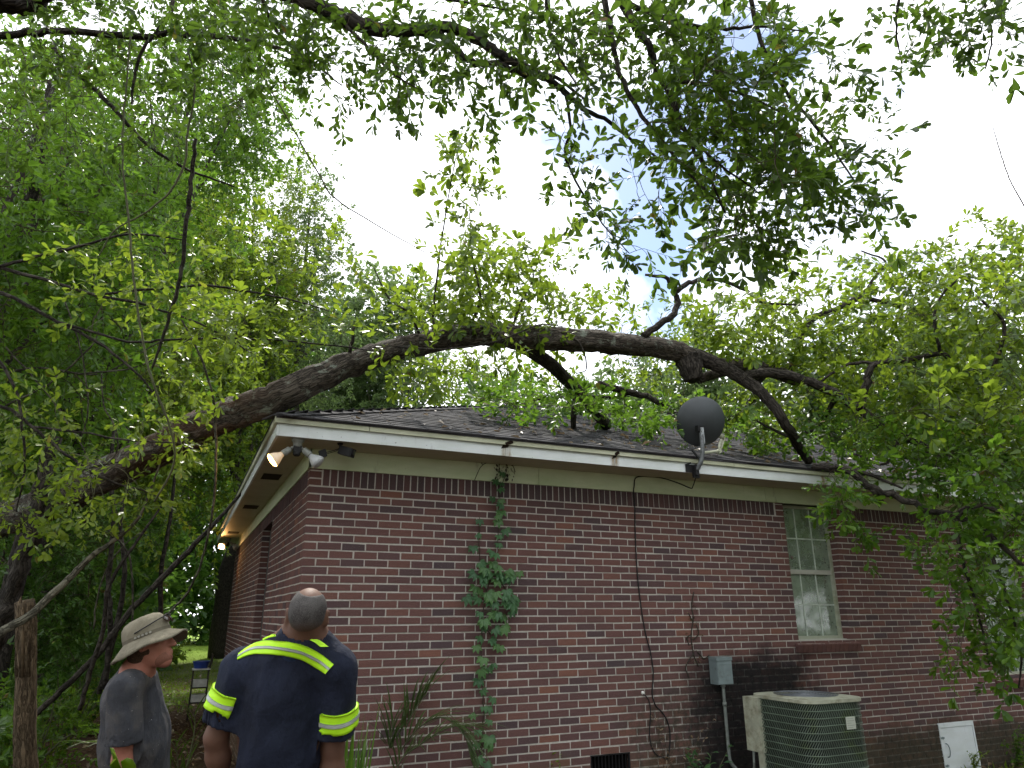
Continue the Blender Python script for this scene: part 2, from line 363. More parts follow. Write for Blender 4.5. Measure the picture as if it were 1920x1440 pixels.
def bark_tube(name, pts, rad, sides=20, rough=.06, seed=0, flare=0):
    pts = np.asarray(pts, float); n = len(pts); rad = np.asarray(rad, float)
    T = np.gradient(pts, axis=0); T /= np.linalg.norm(T, axis=1)[:, None]+1e-9
    x = np.cross(T[0], V(.1, .2, 1) if abs(T[0][2]) < .9 else V(1, .1, 0)); A = np.zeros((n, 3))
    for i in range(n): x = x-(x@T[i])*T[i]; x /= np.linalg.norm(x); A[i] = x
    B = np.cross(T, A); th = np.arange(sides)*2*math.pi/sides; g = np.random.default_rng(seed)
    s = np.concatenate([[0], np.cumsum(np.linalg.norm(np.diff(pts, axis=0), axis=1))])
    rr = rad[:, None]*(1 + rough*(np.sin(th[None]*3+g.uniform(0, 6)+s[:, None]*2.2)*.6 + np.sin(th[None]*5+g.uniform(0, 6)-s[:, None]*3.1)*.5) + g.normal(0, rough*.3, (n, sides)))
    v = pts[:, None] + rr[..., None]*(np.cos(th)[None, :, None]*A[:, None] + np.sin(th)[None, :, None]*B[:, None])
    f = [(i*sides+j, i*sides+(j+1) % sides, (i+1)*sides+(j+1) % sides, (i+1)*sides+j) for i in range(n-1) for j in range(sides)]
    f += [tuple(range(sides))[::-1], tuple((n-1)*sides+j for j in range(sides))]
    m = raw_mesh(name, v.reshape(-1, 3), np.fromiter((i for q in f for i in q), np.int32), np.array([len(q) for q in f]), None, True)
    bk = np.zeros((n, sides, 3)); bk[..., 0] = s[:, None]; bk[..., 1] = (np.minimum(th, 2*math.pi-th)*rad.mean())[None]; bk[..., 2] = seed*3.7
    a = m.attributes.new('bark', 'FLOAT_VECTOR', 'POINT'); a.data.foreach_set('vector', bk.astype(np.float32).ravel())
    return m

# ================================================================== SETTING
GZ = -0.15
def build_ground():
    xs = np.concatenate([np.linspace(-400, -20, 8), np.linspace(-16, 22, 77), np.linspace(30, 400, 8)])
    ys = np.concatenate([np.linspace(-60, -12, 5), np.linspace(-9, 40, 99), np.linspace(50, 600, 9)])
    X, Y = np.meshgrid(xs, ys, indexing='ij')
    near = np.clip(1-np.hypot(X-2, Y-8)/60, 0, 1)
    Z = GZ + near*(.03*np.sin(X*1.3+Y*.7)+.025*np.sin(X*2.9-Y*1.7+1)+.02*np.sin(Y*2.3)) - .03
    Z += np.clip((-X-2.6)/6, 0, 1)*.25*np.clip((Y+2)/6, 0, 1)
    n, m = X.shape; v = np.stack([X, Y, Z], -1).reshape(-1, 3)
    i, j = np.meshgrid(np.arange(n-1), np.arange(m-1), indexing='ij'); a = (i*m+j).ravel()
    idx = np.stack([a, a+m, a+m+1, a+1], 1)
    me = raw_mesh('ground', v, idx.ravel(), np.full(len(idx), 4), None, True)
    link('ground', me, GROUND, kind='structure')
build_ground()
def ground_z(x, y):
    return GZ-.03+.2*np.clip((-x-2.6)/6, 0, 1)*np.clip((y+2)/6, 0, 1)

# ================================================================== HOUSE
house = thing('brick_house', 'single storey red brick house with a dark shingle hip roof under the fallen tree', 'house', (0, 0, GZ))
h, z0, bl, mj = .0677, 39*.0677, .2076, .0125
XR, YB, FZ = 12.0, 9.0, 2.795
W1 = (5.36, 6.15, 1.285, 2.9); W2 = (8.56, 9.55, .80, 2.9)
ACC = (7.335, 7.955, -.6, .352); VENT = (2.69, 3.126, .06, .342)
DOORL = (2.71, 3.80, -.6, 2.68)
def wall_boxes(mb, a0, a1, opens, axis):
    """mortar core as boxes round the openings"""
    cuts = sorted(set([a0, a1]+[o[0] for o in opens]+[o[1] for o in opens]))
    for p, q in zip(cuts[:-1], cuts[1:]):
        zs = [(-.5, 2.93)]
        for o in opens:
            if o[0] <= p+1e-6 and q-1e-6 <= o[1]:
                zs = [(lo, hi) for s in zs for lo, hi in ((s[0], min(s[1], o[2])), (max(s[0], o[3]), s[1])) if hi-lo > .01]
        for lo, hi in zs:
            if axis == 'x': mb.box((p, 0, lo), (q, .22, hi))
            else: mb.box((0, p, lo), (.22, q, hi))
mb = MB(); wall_boxes(mb, 0, XR, [W1, W2, ACC, VENT], 'x')
front_wall = link('front_wall', mb.mesh('front_wall'), MORTAR, house)
mb = MB(); wall_boxes(mb, .22, YB, [DOORL], 'y')
left_wall = link('side_wall', mb.mesh('side_wall'), MORTAR, house)
mb = MB(); mb.box((.22, YB-.22, -.5), (XR, YB-.002, 2.93)); mb.box((XR-.22, .22, -.5), (XR-.002, YB-.22, 2.93))
link('rear_wall', mb.mesh('rear_wall'), MORTAR, house)
mb = MB(); mb.box((.25, .6, -.5), (XR-.25, .62, 2.9)); link('dark_interior_sheet', mb.mesh('dark_interior_sheet'), DARKGAP, house)  # black sheet added in place of the unlit interior behind the windows

def courses(a1, opens, skip_parity):
    """brick rectangles (a_lo, a_hi, z_lo, z_hi, tint, kind) of one wall"""
    out = []
    for k in range(1, 44):
        zt = z0-(k-1)*h-mj/2; zb = z0-k*h+mj/2
        start = 0 if k % 2 == 1 else -bl/2
        i = 0; sh = 0 if k < 2 else rng.normal(0, .004)
        while True:
            p = start+i*bl; q = p+bl; i += 1
            if p > a1: break
            p0, q0 = (max(p, 0), min(q, a1))
            if k % 2 == 0 and p < 0:
                if skip_parity == 0: continue
            p0 += mj/2 if p0 > 0 else 0; q0 -= mj/2
            if p0 > .3: p0 += sh; q0 += sh
            if skip_parity == 1:
                if k % 2 == 1:
                    if p < bl*.5: p0 = max(p0, .1+mj)
                elif p < 0: p0 = 0; 
            segs = [(p0, q0)]
            for o in opens:
                if zt > o[2]+.02 and zb < o[3]-.02:
                    if o[0]-.06 < q0 < o[0]: segs = [(p0, o[0]+.004)]           # bricks cut to close flush at the jambs
                    elif o[1] < p0 < o[1]+.06: segs = [(o[1]-.004, q0)]
                    segs = [(lo, hi) for s in segs for lo, hi in ((s[0], min(s[1], o[0]+.004)), (max(s[0], o[1]-.004), s[1])) if hi-lo > .05]
            for lo, hi in segs: out.append((lo, hi, zb, zt, None))
    return out
def soldiers(a0, a1, out):
    a = a0
    while a+.056 < a1:
        w = .056+rng.normal(0, .0015); out.append((a, a+w, z0+mj/2, FZ+.04, min(.4, abs(rng.normal(.1, .12))))); a += .0665+rng.normal(0, .001)
def stack(a0, a1, out):
    for j in range(3):
        out.append((a0, a1, z0+j*h+mj/2, min(z0+(j+1)*h-mj/2, FZ+.04), rng.uniform(.3, .8)))
def brick_tint():
    return float(np.clip(rng.choice([rng.normal(.22, .1), rng.normal(.55, .12), rng.normal(.72, .1), rng.uniform(0, 1)], p=[.26, .42, .24, .08]), 0, 1))
fr = courses(XR, [W1, W2, ACC, VENT], 0); stack(-.006, .0975, fr); soldiers(.112, 5.23, fr); stack(5.25, 5.364, fr); stack(6.146, 6.26, fr); soldiers(6.27, 8.44, fr); soldiers(9.6, XR, fr)
lf = courses(YB, [DOORL], 1); soldiers(.115, YB, lf)
boxes = []     # (wall, lo, hi, tint)
for a, b, zb, zt, t in fr:
    f = min(-.0022, -.0042+rng.normal(0, .0011)); a_ = -.006 if a <= 0.001 else a
    boxes.append((0, V(a_, f, zb+rng.normal(0, .0008)), V(b, .098, zt+rng.normal(0, .0008)), brick_tint() if t is None else t))
for a, b, zb, zt, t in lf:
    f = min(-.0022, -.0042+rng.normal(0, .0011)); a_ = -.0065 if a <= 0.001 else a
    boxes.append((1, V(f, a_, zb+rng.normal(0, .0008)), V(.0965, b, zt+rng.normal(0, .0008)), brick_tint() if t is None else t))
VARIANT = {}
def brick_variant(size, t):
    key = (tuple(np.round(size, 2)), int(t*9.99))
    if key not in VARIANT:
        m = MB(); m.box(-size/2, size/2, (key[1]+.5)/10, .0009); me = m.mesh('brick'); me.materials.append(BRICK); VARIANT[key] = (me, size)
    return VARIANT[key]
def shown(lo, hi):
    c = (lo+hi)/2; d = c-CAM; dep = d@cF
    if dep < .3: return 0
    px = 960+FPX*(d@cR)/dep; py = 720-FPX*(d@cU)/dep
    if not (0 < px < 1740 and 0 < py < 1440): return 0
    s = hi-lo; return s.max()*sorted(s)[1]/dep**2
order = sorted(range(len(boxes)), key=lambda i: -shown(boxes[i][1], boxes[i][2]))
for wall_id, parent, cap in ((0, front_wall, 250), (1, left_wall, 40)):
    ids = [i for i in order if boxes[i][0] == wall_id]
    big = [i for i in ids if shown(boxes[i][1], boxes[i][2]) > 0][:cap]; bigset = set(big)
    for i in big:
        _, lo, hi, t = boxes[i]; me, size = brick_variant(hi-lo, t)
        o = bpy.data.objects.new('brick', me); COL.objects.link(o); o.parent = parent
        o.matrix_basis = Matrix.Translation((lo+hi)/2) @ Matrix.Diagonal(Vector(list((hi-lo)/size)+[1]))
    mb = MB()
    for i in ids:
        if i not in bigset: mb.box(boxes[i][1], boxes[i][2], boxes[i][3], .0009)
    link('brick', mb.mesh('brick'), BRICK, parent, 'stuff')

# --- eaves
YO, XO, ZS = -.42, -.335, 2.962
mb = MB(); mb.box((XO, YO, ZS), (XR+.335, -.001, ZS+.012)); mb.box((XO, -.001, ZS), (-.001, YB+.4, ZS+.012))
soffit = link('soffit', mb.mesh('soffit'), SOFFIT, house)
for a, b in zip([0, 2.205, 5.1, 8.2], [2.2, 5.095, 8.195, XR]):
    mb = MB(); mb.box((a if a else -.0265, -.026, FZ-.004+rng.normal(0, .001)), (b, -.001, ZS-.001)); link('frieze_board', mb.mesh('frieze_board'), FRIEZE, house)
mb = MB(); mb.box((-.02, -.026, FZ-.003), (-.001, YB, ZS-.001)); link('frieze_board', mb.mesh('frieze_board'), FRIEZE, house)
for a, b in zip([XO, 1.663, 2.832, 6.9], [1.66, 2.828, 6.895, XR+.33]):
    mb = MB(); mb.box((a, YO-.02+rng.normal(0, .0015), ZS-.008), (b, YO, 3.062)); link('fascia_board', mb.mesh('fascia_board'), FASCIA, house)
mb = MB(); mb.box((XO-.02, YO-.018, ZS-.007), (XO-.001, YB+.4, 3.06)); link('fascia_board', mb.mesh('fascia_board'), FASCIA, house)
for a, b in zip([XO-.03, .395, 4.3, 8.0], [.39, 4.296, 7.995, XR+.34]):
    mb = MB(); mb.box((a, YO-.042, 3.056), (b, YO-.021, 3.108)); link('trim_board', mb.mesh('trim_board'), TRIM, house)
mb = MB(); mb.box((XO-.042, YO-.04, 3.056), (XO-.021, YB+.4, 3.108)); link('trim_board', mb.mesh('trim_board'), TRIM, house)
for y in (1.5, 3.9, 7.3):
    mb = MB()
    mb.box((-.275, y-.17, ZS-.004), (-.085, y-.155, ZS-.0005)); mb.box((-.275, y+.155, ZS-.004), (-.085, y+.17, ZS-.0005))
    for i in range(9): mb.obox((-.255+i*.0185, y, ZS-.005), (.007, 0, .003), (0, .154, 0), (0, 0, .0012))
    mb.box((-.272, y-.154, ZS-.0018), (-.088, y+.154, ZS-.0006))
    link('soffit_vent', mb.mesh('soffit_vent'), plain('vent_dirty', (.05, .042, .032), .9, .1, scale=30), house)
# rust and rot where the fascia boards meet
for x, w, d in ((1.66, .035, .085), (2.83, .022, .06)):
    mb = MB(); mb.obox((x, YO-.0225, 3.045), (w, 0, .008), (0, .003, 0), (.01, 0, .018)); mb.obox((x+w*.8, YO-.046, 3.075), (w, 0, .015), (0, .003, 0), (-.006, 0, .014))
    link('rotten_joint', mb.mesh('rotten_joint'), plain('rotten_wood', (.018, .012, .008), .95, .1), house)

# --- roof
RS, RX0, RY0, RZ0 = .40, -.37, -.47, 3.112
MIDY = (RY0+YB+.42)/2; RISE = (MIDY-RY0)*RS; RZ1 = RZ0+RISE; XE = XR+.37
def roof_z(x, y): return RZ0+RS*min(y-RY0, x-RX0, XE-x, YB+.42-y)
mb = MB(); run = MIDY-RY0; e0, e1, e2, e3 = (RX0, RY0, RZ0), (XE, RY0, RZ0), (XE, YB+.42, RZ0), (RX0, YB+.42, RZ0)
r0, r1 = (RX0+run, MIDY, RZ1), (XE-run, MIDY, RZ1)
dn = lambda p: (p[0], p[1], p[2]-.016)
mb.add([e0, e1, e2, e3, r0, r1], [(0, 1, 5, 4), (1, 2, 5), (2, 3, 4, 5), (3, 0, 4)])
mb.add([dn(p) for p in (e0, e1, e2, e3)] + [e0, e1, e2, e3], [(0, 3, 2, 1), (0, 1, 5, 4), (1, 2, 6, 5), (2, 3, 7, 6), (3, 0, 4, 7)])
roof = link('roof', mb.mesh('roof'), SHINGLE, house)
sl = nrm((0, 1, RS)); nn = nrm((0, -RS, 1)); ex = .128; ncourse = int(run/ex*math.sqrt(1+RS*RS))
tabs = []
for i in range(ncourse):
    y0_ = RY0+i*ex*sl[1]; z0_ = RZ0+i*ex*sl[2]; off = (i % 3)*.11+rng.uniform(0, .05)
    xl, xr = RX0+(y0_-RY0), XE-(y0_-RY0); x = xl-off
    while x < xr:
        w = .325+rng.normal(0, .004); a, b = max(x+.003, xl+.01), min(x+w-.003, xr)
        if b-a > .04:
            th = .007+abs(rng.normal(0, .0022)); lo = -.012+rng.normal(0, .004)
            p0 = V(0, y0_, z0_)+sl*lo; p1 = V(0, y0_, z0_)+sl*min(ex*1.25, 9)
            tilt = rng.normal(0, .0018)
            pts = []
            for xx, s in ((a, -1), (b, 1)):
                pts += [p0+V(xx, 0, 0)+nn*.002, p0+V(xx, 0, 0)+nn*(th+.004+s*tilt), p1+V(xx, 0, 0)-nn*.002, p1+V(xx, 0, 0)+nn*.0045]
            tabs.append((np.array(pts), float(np.clip(rng.normal(.5, .23), 0, 1)), i, (a+b)/2))
        x += w
tab_f = [(0, 1, 3, 2), (4, 6, 7, 5), (0, 4, 5, 1), (2, 3, 7, 6), (0, 2, 6, 4), (1, 5, 7, 3)]
tabs.sort(key=lambda t: (np.linalg.norm(t[0].mean(0)-CAM)))
for pts, t, i, xm in tabs[:220]:
    c = pts.mean(0); m = MB(); m.add(pts-c, tab_f, t)
    o = link('shingle', m.mesh('shingle'), SHINGLE, roof); o.location = Vector(c)
mb = MB()
for pts, t, i, xm in tabs[220:]: mb.add(pts, tab_f, t)
for i in range(ncourse):                                           # the side slope
    x_ = RX0+i*ex*sl[1]; zz = RZ0+i*ex*sl[2]; y = RY0+(x_-RX0)-(i % 3)*.11
    while y < YB+.42-(x_-RX0):
        a, b = max(y, RY0+(x_-RX0)), min(y+.318, YB+.42-(x_-RX0)); y += .325
        if b-a < .05: continue
        s2 = nrm((1, 0, RS)); n2 = nrm((-RS, 0, 1)); p0 = V(x_, 0, zz)-s2*.012; p1 = V(x_, 0, zz)+s2*ex*1.25; pts = []
        for yy in (a, b): pts += [p0+V(0, yy, 0)+n2*.002, p0+V(0, yy, 0)+n2*.011, p1+V(0, yy, 0)-n2*.002, p1+V(0, yy, 0)+n2*.0045]
        mb.add(pts, [f[::-1] for f in tab_f], float(np.clip(rng.normal(.5, .23), 0, 1)))
link('shingle', mb.mesh('shingle'), SHINGLE, roof, 'stuff')
mb = MB(); hd = nrm((1, 1, RS)); n_cap = int(np.linalg.norm(V(*r0)-V(*e0))/.14)
for i in range(n_cap):
    c = V(*e0)+hd*(i*.14+.1)+V(0, 0, .018)
    for sx in (1, -1):
        side = nrm(np.cross(hd, V(0, 0, 1)))*sx; d = nrm(side-V(0, 0, .27))
        mb.obox(c+d*.07, hd*.1, d*.075, nrm(np.cross(hd, d))*.005, float(np.clip(rng.normal(.45, .2), 0, 1)))
c0, c1 = V(*r0), V(*r1)
for i in range(int((c1-c0)[0]/.14)):
    c = c0+V(i*.14, 0, .02)
    for s in (1, -1): mb.obox(c+V(0, s*.07, -.025), (.1, 0, 0), (0, .075, -s*.028), (0, s*.0015, .005), float(rng.uniform(.2, .7)))
link('hip_cap', mb.mesh('hip_cap'), SHINGLE, roof, 'stuff')

# --- windows
def glass_material():
    m = N('window_glass'); fr_ = m.n('ShaderNodeFresnel'); fr_.inputs['IOR'].default_value = 1.5
    tr = m.n('ShaderNodeBsdfTransparent'); tr.inputs['Color'].default_value = (.80, .88, .82, 1)
    gl = m.n('ShaderNodeBsdfGlossy'); gl.inputs['Roughness'].default_value = .06
    df = m.n('ShaderNodeBsdfDiffuse'); m.val(df.inputs['Color'], (.42, .52, .40))
    m1 = m.n('ShaderNodeMixShader'); m.l(m.ramp(m.noise(m.pos(), 5, 5, .7), (.35, .32), (.75, .65)), m1.inputs[0]); m.l(tr.outputs[0], m1.inputs[1]); m.l(df.outputs[0], m1.inputs[2])
    m2 = m.n('ShaderNodeMixShader'); m.val(m2.inputs[0], m.math('ADD', m.math('MULTIPLY', fr_.outputs[0], .9), .05)); m.l(m1.outputs[0], m2.inputs[1]); m.l(gl.outputs[0], m2.inputs[2])
    m.l(m2.outputs[0], m.out.inputs['Surface']); return m.m
GLASS = glass_material()
WFRAME = painted('window_frame_paint', (.42, .44, .35), (.22, .24, .14), .8); MUNTIN = plain('white_muntin', (.50, .56, .50), .5)
RAIL = painted('weathered_rail', (.5, .5, .45), (.25, .24, .17), .6); BLIND = plain('blind_slat', (.50, .58, .47), .6, var=.1, scale=3)
def window(x0, x1, zb, zt, zm):
    mb = MB(); y0_, y1_ = .10, .16
    for a, b, c, d in ((x0, x0+.035, zb, zt), (x1-.035, x1, zb, zt), (x0+.035, x1-.035, zt-.03, zt), (x0+.035, x1-.035, zb, zb+.03)):
        mb.box((a, y0_, c), (b, y1_, d))
    w = link('window', mb.mesh('window'), WFRAME, house)
    mb = MB(); mb.box((x0+.036, .112, zm-.025), (x1-.036, .15, zm+.025)); link('meeting_rail', mb.mesh('meeting_rail'), RAIL, w)
    for yy, lo, hi in ((.118, zm+.026, zt-.031), (.135, zb+.031, zm-.026)):
        xs = np.linspace(x0+.036, x1-.036, 4); zs = np.linspace(lo, hi, 3)
        for i in range(3):
            for j in range(2):
                mb = MB(); mb.box((xs[i]+.001, yy, zs[j]+.001), (xs[i+1]-.001, yy+.004, zs[j+1]-.001)); link('pane', mb.mesh('pane'), GLASS, w)
        for i in (1, 2):
            mb = MB(); mb.box((xs[i]-.008, yy-.006, lo), (xs[i]+.008, yy-.001, hi)); link('muntin', mb.mesh('muntin'), MUNTIN, w)
        mb = MB(); mb.box((xs[0], yy-.0055, zs[1]-.008), (xs[3], yy-.0015, zs[1]+.008)); link('muntin', mb.mesh('muntin'), MUNTIN, w)
    mb = MB(); z = zb+.03
    while z < zt-.03:
        mb.obox(((x0+x1)/2, .19, z), ((x1-x0)/2-.03, 0, 0), (0, .005, -.0118), (0, .0006, .0003)); z += .021
    link('blind', mb.mesh('blind'), BLIND, w, 'stuff')
    mb = MB(); mb.box((x0-.02, .21, zb-.05), (x1+.02, .218, zt+.05)); link('curtain_lining', mb.mesh('curtain_lining'), plain('lining', (.2, .23, .18), .8), w)
    return w
win = window(W1[0]+.004, W1[1]-.004, W1[2]+.012, FZ-.006, 2.03)
mb = MB(); mb.tube([(0, -.003, 0), (0, .0, 0)], [.017, .02], 9); o = link('sticker', mb.mesh('sticker'), plain('sticker_paper', (.12, .09, .075), .8, var=.6, scale=90), win); o.location = on_plane(1485, 1045, (0, 1, 0), .113)
window(W2[0]+.004, W2[1]-.004, W2[2]+.012, FZ-.006, 1.75)
for (xa, xb, zt) in ((W1[0]-.05, W1[1]+.09, W1[2]), (W2[0]-.05, W2[1]+.07, W2[2])):
    mb = MB(); x = xa
    while x < xb:
        t = brick_tint(); mb.obox((x+.028, .028, zt-.055+rng.normal(0, .001)), (.0285+rng.normal(0, .0008), 0, 0), (0, .085, .026), (0, -.012, .040), .55+.3*t); x += .0667
    link('rowlock_sill', mb.mesh('rowlock_sill'), BRICK, house)
    mb = MB(); mb.box((xa+.004, -.035, zt-.112), (xb-.01, .2, zt-.03)); link('sill_mortar', mb.mesh('sill_mortar'), MORTAR, house)
mb = MB(); mb.box((W1[0]-.01, .05, W1[2]), (W1[1]-.003, .11, W1[2]+.011)); link('wood_sill', mb.mesh('wood_sill'), RAIL, house)

# --- crawl space vent, access door, side doorway
mb = MB(); a, b, c, d = VENT
for q in ((a, a+.014, c, d), (b-.014, b, c, d), (a+.014, b-.014, d-.014, d), (a+.014, b-.014, c, c+.014)): mb.box((q[0], .004, q[2]), (q[1], .03, q[3]))
vent = link('crawl_vent', mb.mesh('crawl_vent'), BLACK, house)
for i in range(11):
    mb = MB(); x = a+.034+i*(b-a-.068)/10; mb.obox((x, .03, (c+d)/2), (.011, .011, 0), (-.0012, .0012, 0), (0, 0, (d-c)/2-.016)); link('slat', mb.mesh('slat'), BLACK, vent)
mb = MB(); mb.box((a, .06, c), (b, .07, d)); link('dark_vent_back', mb.mesh('dark_vent_back'), DARKGAP, vent)  # solid black sheet, the darkness behind the slats put into its colour
ADW = painted('access_door_paint', (.66, .70, .73), (.45, .47, .42), .4)
mb = MB(); a, b, d = ACC[0]+.006, ACC[1]-.006, ACC[3]-.006; zb = -.14
for q in ((a, a+.03, zb-.1, d), (b-.022, b, zb-.1, d), (a+.03, b-.022, d-.05, d), (a+.03, b-.022, zb-.1, zb+.005)): mb.box((q[0], -.012, q[2]), (q[1], .05, q[3]))
acc = link('access_door', mb.mesh('access_door'), ADW, house)
mb = MB(); mb.box((a+.034, -.006, zb+.009), (b-.027, .02, d-.054)); door = link('door_panel', mb.mesh('door_panel'), ADW, acc)
mb = MB(); pts = catmull([(a+.075, -.004, .13), (a+.078, -.032, .115), (a+.092, -.036, .06), (a+.078, -.032, .0), (a+.075, -.004, -.015)], 5); mb.tube(pts, .006, 8); link('handle', mb.mesh('handle', True), METAL_GREY, acc)
for z in (.19, -.10):
    mb = MB(); mb.obox((a+.034, -.013, z), (.03, 0, 0), (0, .002, 0), (0, 0, .010)); mb.tube([(a+.034, -.016, z-.015), (a+.034, -.016, z+.015)], .005, 6); link('hinge', mb.mesh('hinge'), METAL_GREY, acc)
mb = MB(); mb.box((.09, DOORL[0], -.5), (.15, DOORL[1], 2.68)); link('side_door', mb.mesh('side_door'), plain('side_door_paint', (.05, .05, .045), .7), house)

# ================================================================== THINGS ON THE WALL AND EAVES
def lathe(mb, prof, origin, axis, sides=20, tint=.5, close=True):
    axis = nrm(axis); a = nrm(np.cross(axis, V(.2, .1, 1) if abs(axis[2]) < .9 else V(1, 0, .1))); b = np.cross(axis, a); th = np.arange(sides)*2*math.pi/sides
    v = np.concatenate([V(*origin)+axis*t + r*(np.cos(th)[:, None]*a+np.sin(th)[:, None]*b) for t, r in prof]); n = len(prof)
    f = [(i*sides+j, i*sides+(j+1) % sides, (i+1)*sides+(j+1) % sides, (i+1)*sides+j) for i in range(n-1) for j in range(sides)]
    if close: f += [tuple(range(sides))[::-1], tuple((n-1)*sides+j for j in range(sides))]
    mb.add(v, f, tint)
LAMP_BODY = plain('lamp_grey', (.22, .23, .21), .5, .5, dirt=((.06, .055, .04), 30, .55))
GLASS_BULB = plain('bulb_reflector', (.38, .39, .40), .28, .6, var=.1, bump=0)
lit = N('lit_lens'); lit.bsdf((.9, .6, .3), .3, emit=(1.0, .48, .12), estr=16); LIT = lit.m
lit2 = N('lit_bulb_body'); lit2.bsdf((.62, .58, .5), .25, emit=(1.0, .55, .2), estr=.18); LITBODY = lit2.m
def floodlight(base, dirs, on, label, power):
    t = thing('floodlight', label, 'floodlight', base, 'twin floodlights under the side eave')
    b = V(*base); mb = MB(); lathe(mb, [(0, .052), (.012, .055), (.03, .05), (.036, .04), (.055, .036), (.075, .034)], b, (0, 0, -1)); link('junction_box', mb.mesh('junction_box', True), LAMP_BODY, t)
    mb = MB(); mb.obox(b+V(0, 0, -.092), (.032, 0, 0), (0, .028, 0), (0, 0, .026)); lathe(mb, [(0, .03), (.02, .03), (.032, .02)], b+V(0, 0, -.117), (0, 0, -1)); link('motion_sensor', mb.mesh('motion_sensor'), BLACK, t)
    for d, lit_ in zip(dirs, on):
        d = nrm(d); o = b+V(0, 0, -.05)+d*.02
        mb = MB(); mb.tube([o, o+d*.05], .012, 8); lathe(mb, [(.045, .014), (.05, .026), (.115, .029), (.12, .026)], o, d); arm = link('lamp_holder', mb.mesh('lamp_holder', True), LAMP_BODY, t)
        mb = MB(); lathe(mb, [(.118, .02), (.14, .028), (.175, .048), (.205, .06), (.212, .061)], o, d, 24); link('bulb', mb.mesh('bulb', True), LITBODY if lit_ else GLASS_BULB, t)
        mb = MB(); lathe(mb, [(.2115, .0605), (.222, .055), (.23, .04), (.234, .018)], o, d, 24); link('lens', mb.mesh('lens', True), LIT if lit_ else GLASS_BULB, t)
        if lit_:
            l = bpy.data.lights.new('lamp', 'SPOT'); l.energy = power; l.color = (1, .52, .18); l.shadow_soft_size = .05; l.spot_size = 3.0; l.spot_blend = .6
            lo = bpy.data.objects.new('lamp', l); COL.objects.link(lo); p = o+d*.25; lo.location = Vector(p); lo.rotation_euler = Vector(d+V(0, 0, .0)).to_track_quat('-Z', 'Y').to_euler()
    return t
fl_b = on_plane(559, 822, (0, 0, 1), ZS)
dl = at(521, 858, 5.85)-at(560, 834, 5.9); drr = at(590, 868, 5.78)-at(560, 834, 5.9)
floodlight(fl_b, [-cR*.72-cU*.50-cF*.42, cR*.74-cU*.62-cF*.12], [True, False], 'grey twin floodlight under the near roof corner beside the small black camera', 5)
fb = V(-.20, 8.35, ZS)
floodlight(fb, [V(-.5, -.75, -.55), V(.6, -.5, -.5)], [True, False], 'glowing floodlight under the far end of the side eave', 14)

def security_camera():
    p = on_plane(638, 831, (0, 0, 1), ZS); t = thing('security_camera', 'small black security camera hung under the front soffit by the floodlight', 'camera', p)
    mb = MB(); lathe(mb, [(0, .024), (.006, .026), (.016, .018)], p, (0, 0, -1)); lathe(mb, [(.014, .009), (.045, .009)], p, (0, 0, -1), 10); link('mount', mb.mesh('mount'), BLACK, t)
    c = p+V(.055, -.03, -.075); d = nrm((.75, -.6, -.28)); s = nrm(np.cross(d, V(0, 0, 1))); u = np.cross(s, d)
    mb = MB(); mb.obox(c, d*.062, s*.036, u*.036); mb.obox(c+d*.0, d*.054, s*.041, u*.030); link('body', mb.mesh('body'), BLACK, t)
    mb = MB(); lathe(mb, [(.0625, .027), (.068, .027), (.069, .017)], c, d, 16); link('lens', mb.mesh('lens'), plain('lens_glass', (.01, .01, .012), .1, .8, bump=0), t)
    mb = MB(); q = p+V(-.07, -.01, -.085)
    mb.tube(catmull([p+V(0, 0, -.04), p+V(-.03, -.01, -.06), q+V(-.05, 0, -.01)], 5), .0035, 5); mb.tube(catmull([p+V(0, 0, -.045), p+V(-.035, -.02, -.075), q+V(-.045, -.01, -.022)], 5), .003, 5)
    mb.obox(q+V(-.07, 0, -.02), (.026, 0, .012), (0, .018, 0), (-.01, 0, .03)); link('cable', mb.mesh('cable'), BLACK, t)
security_camera()

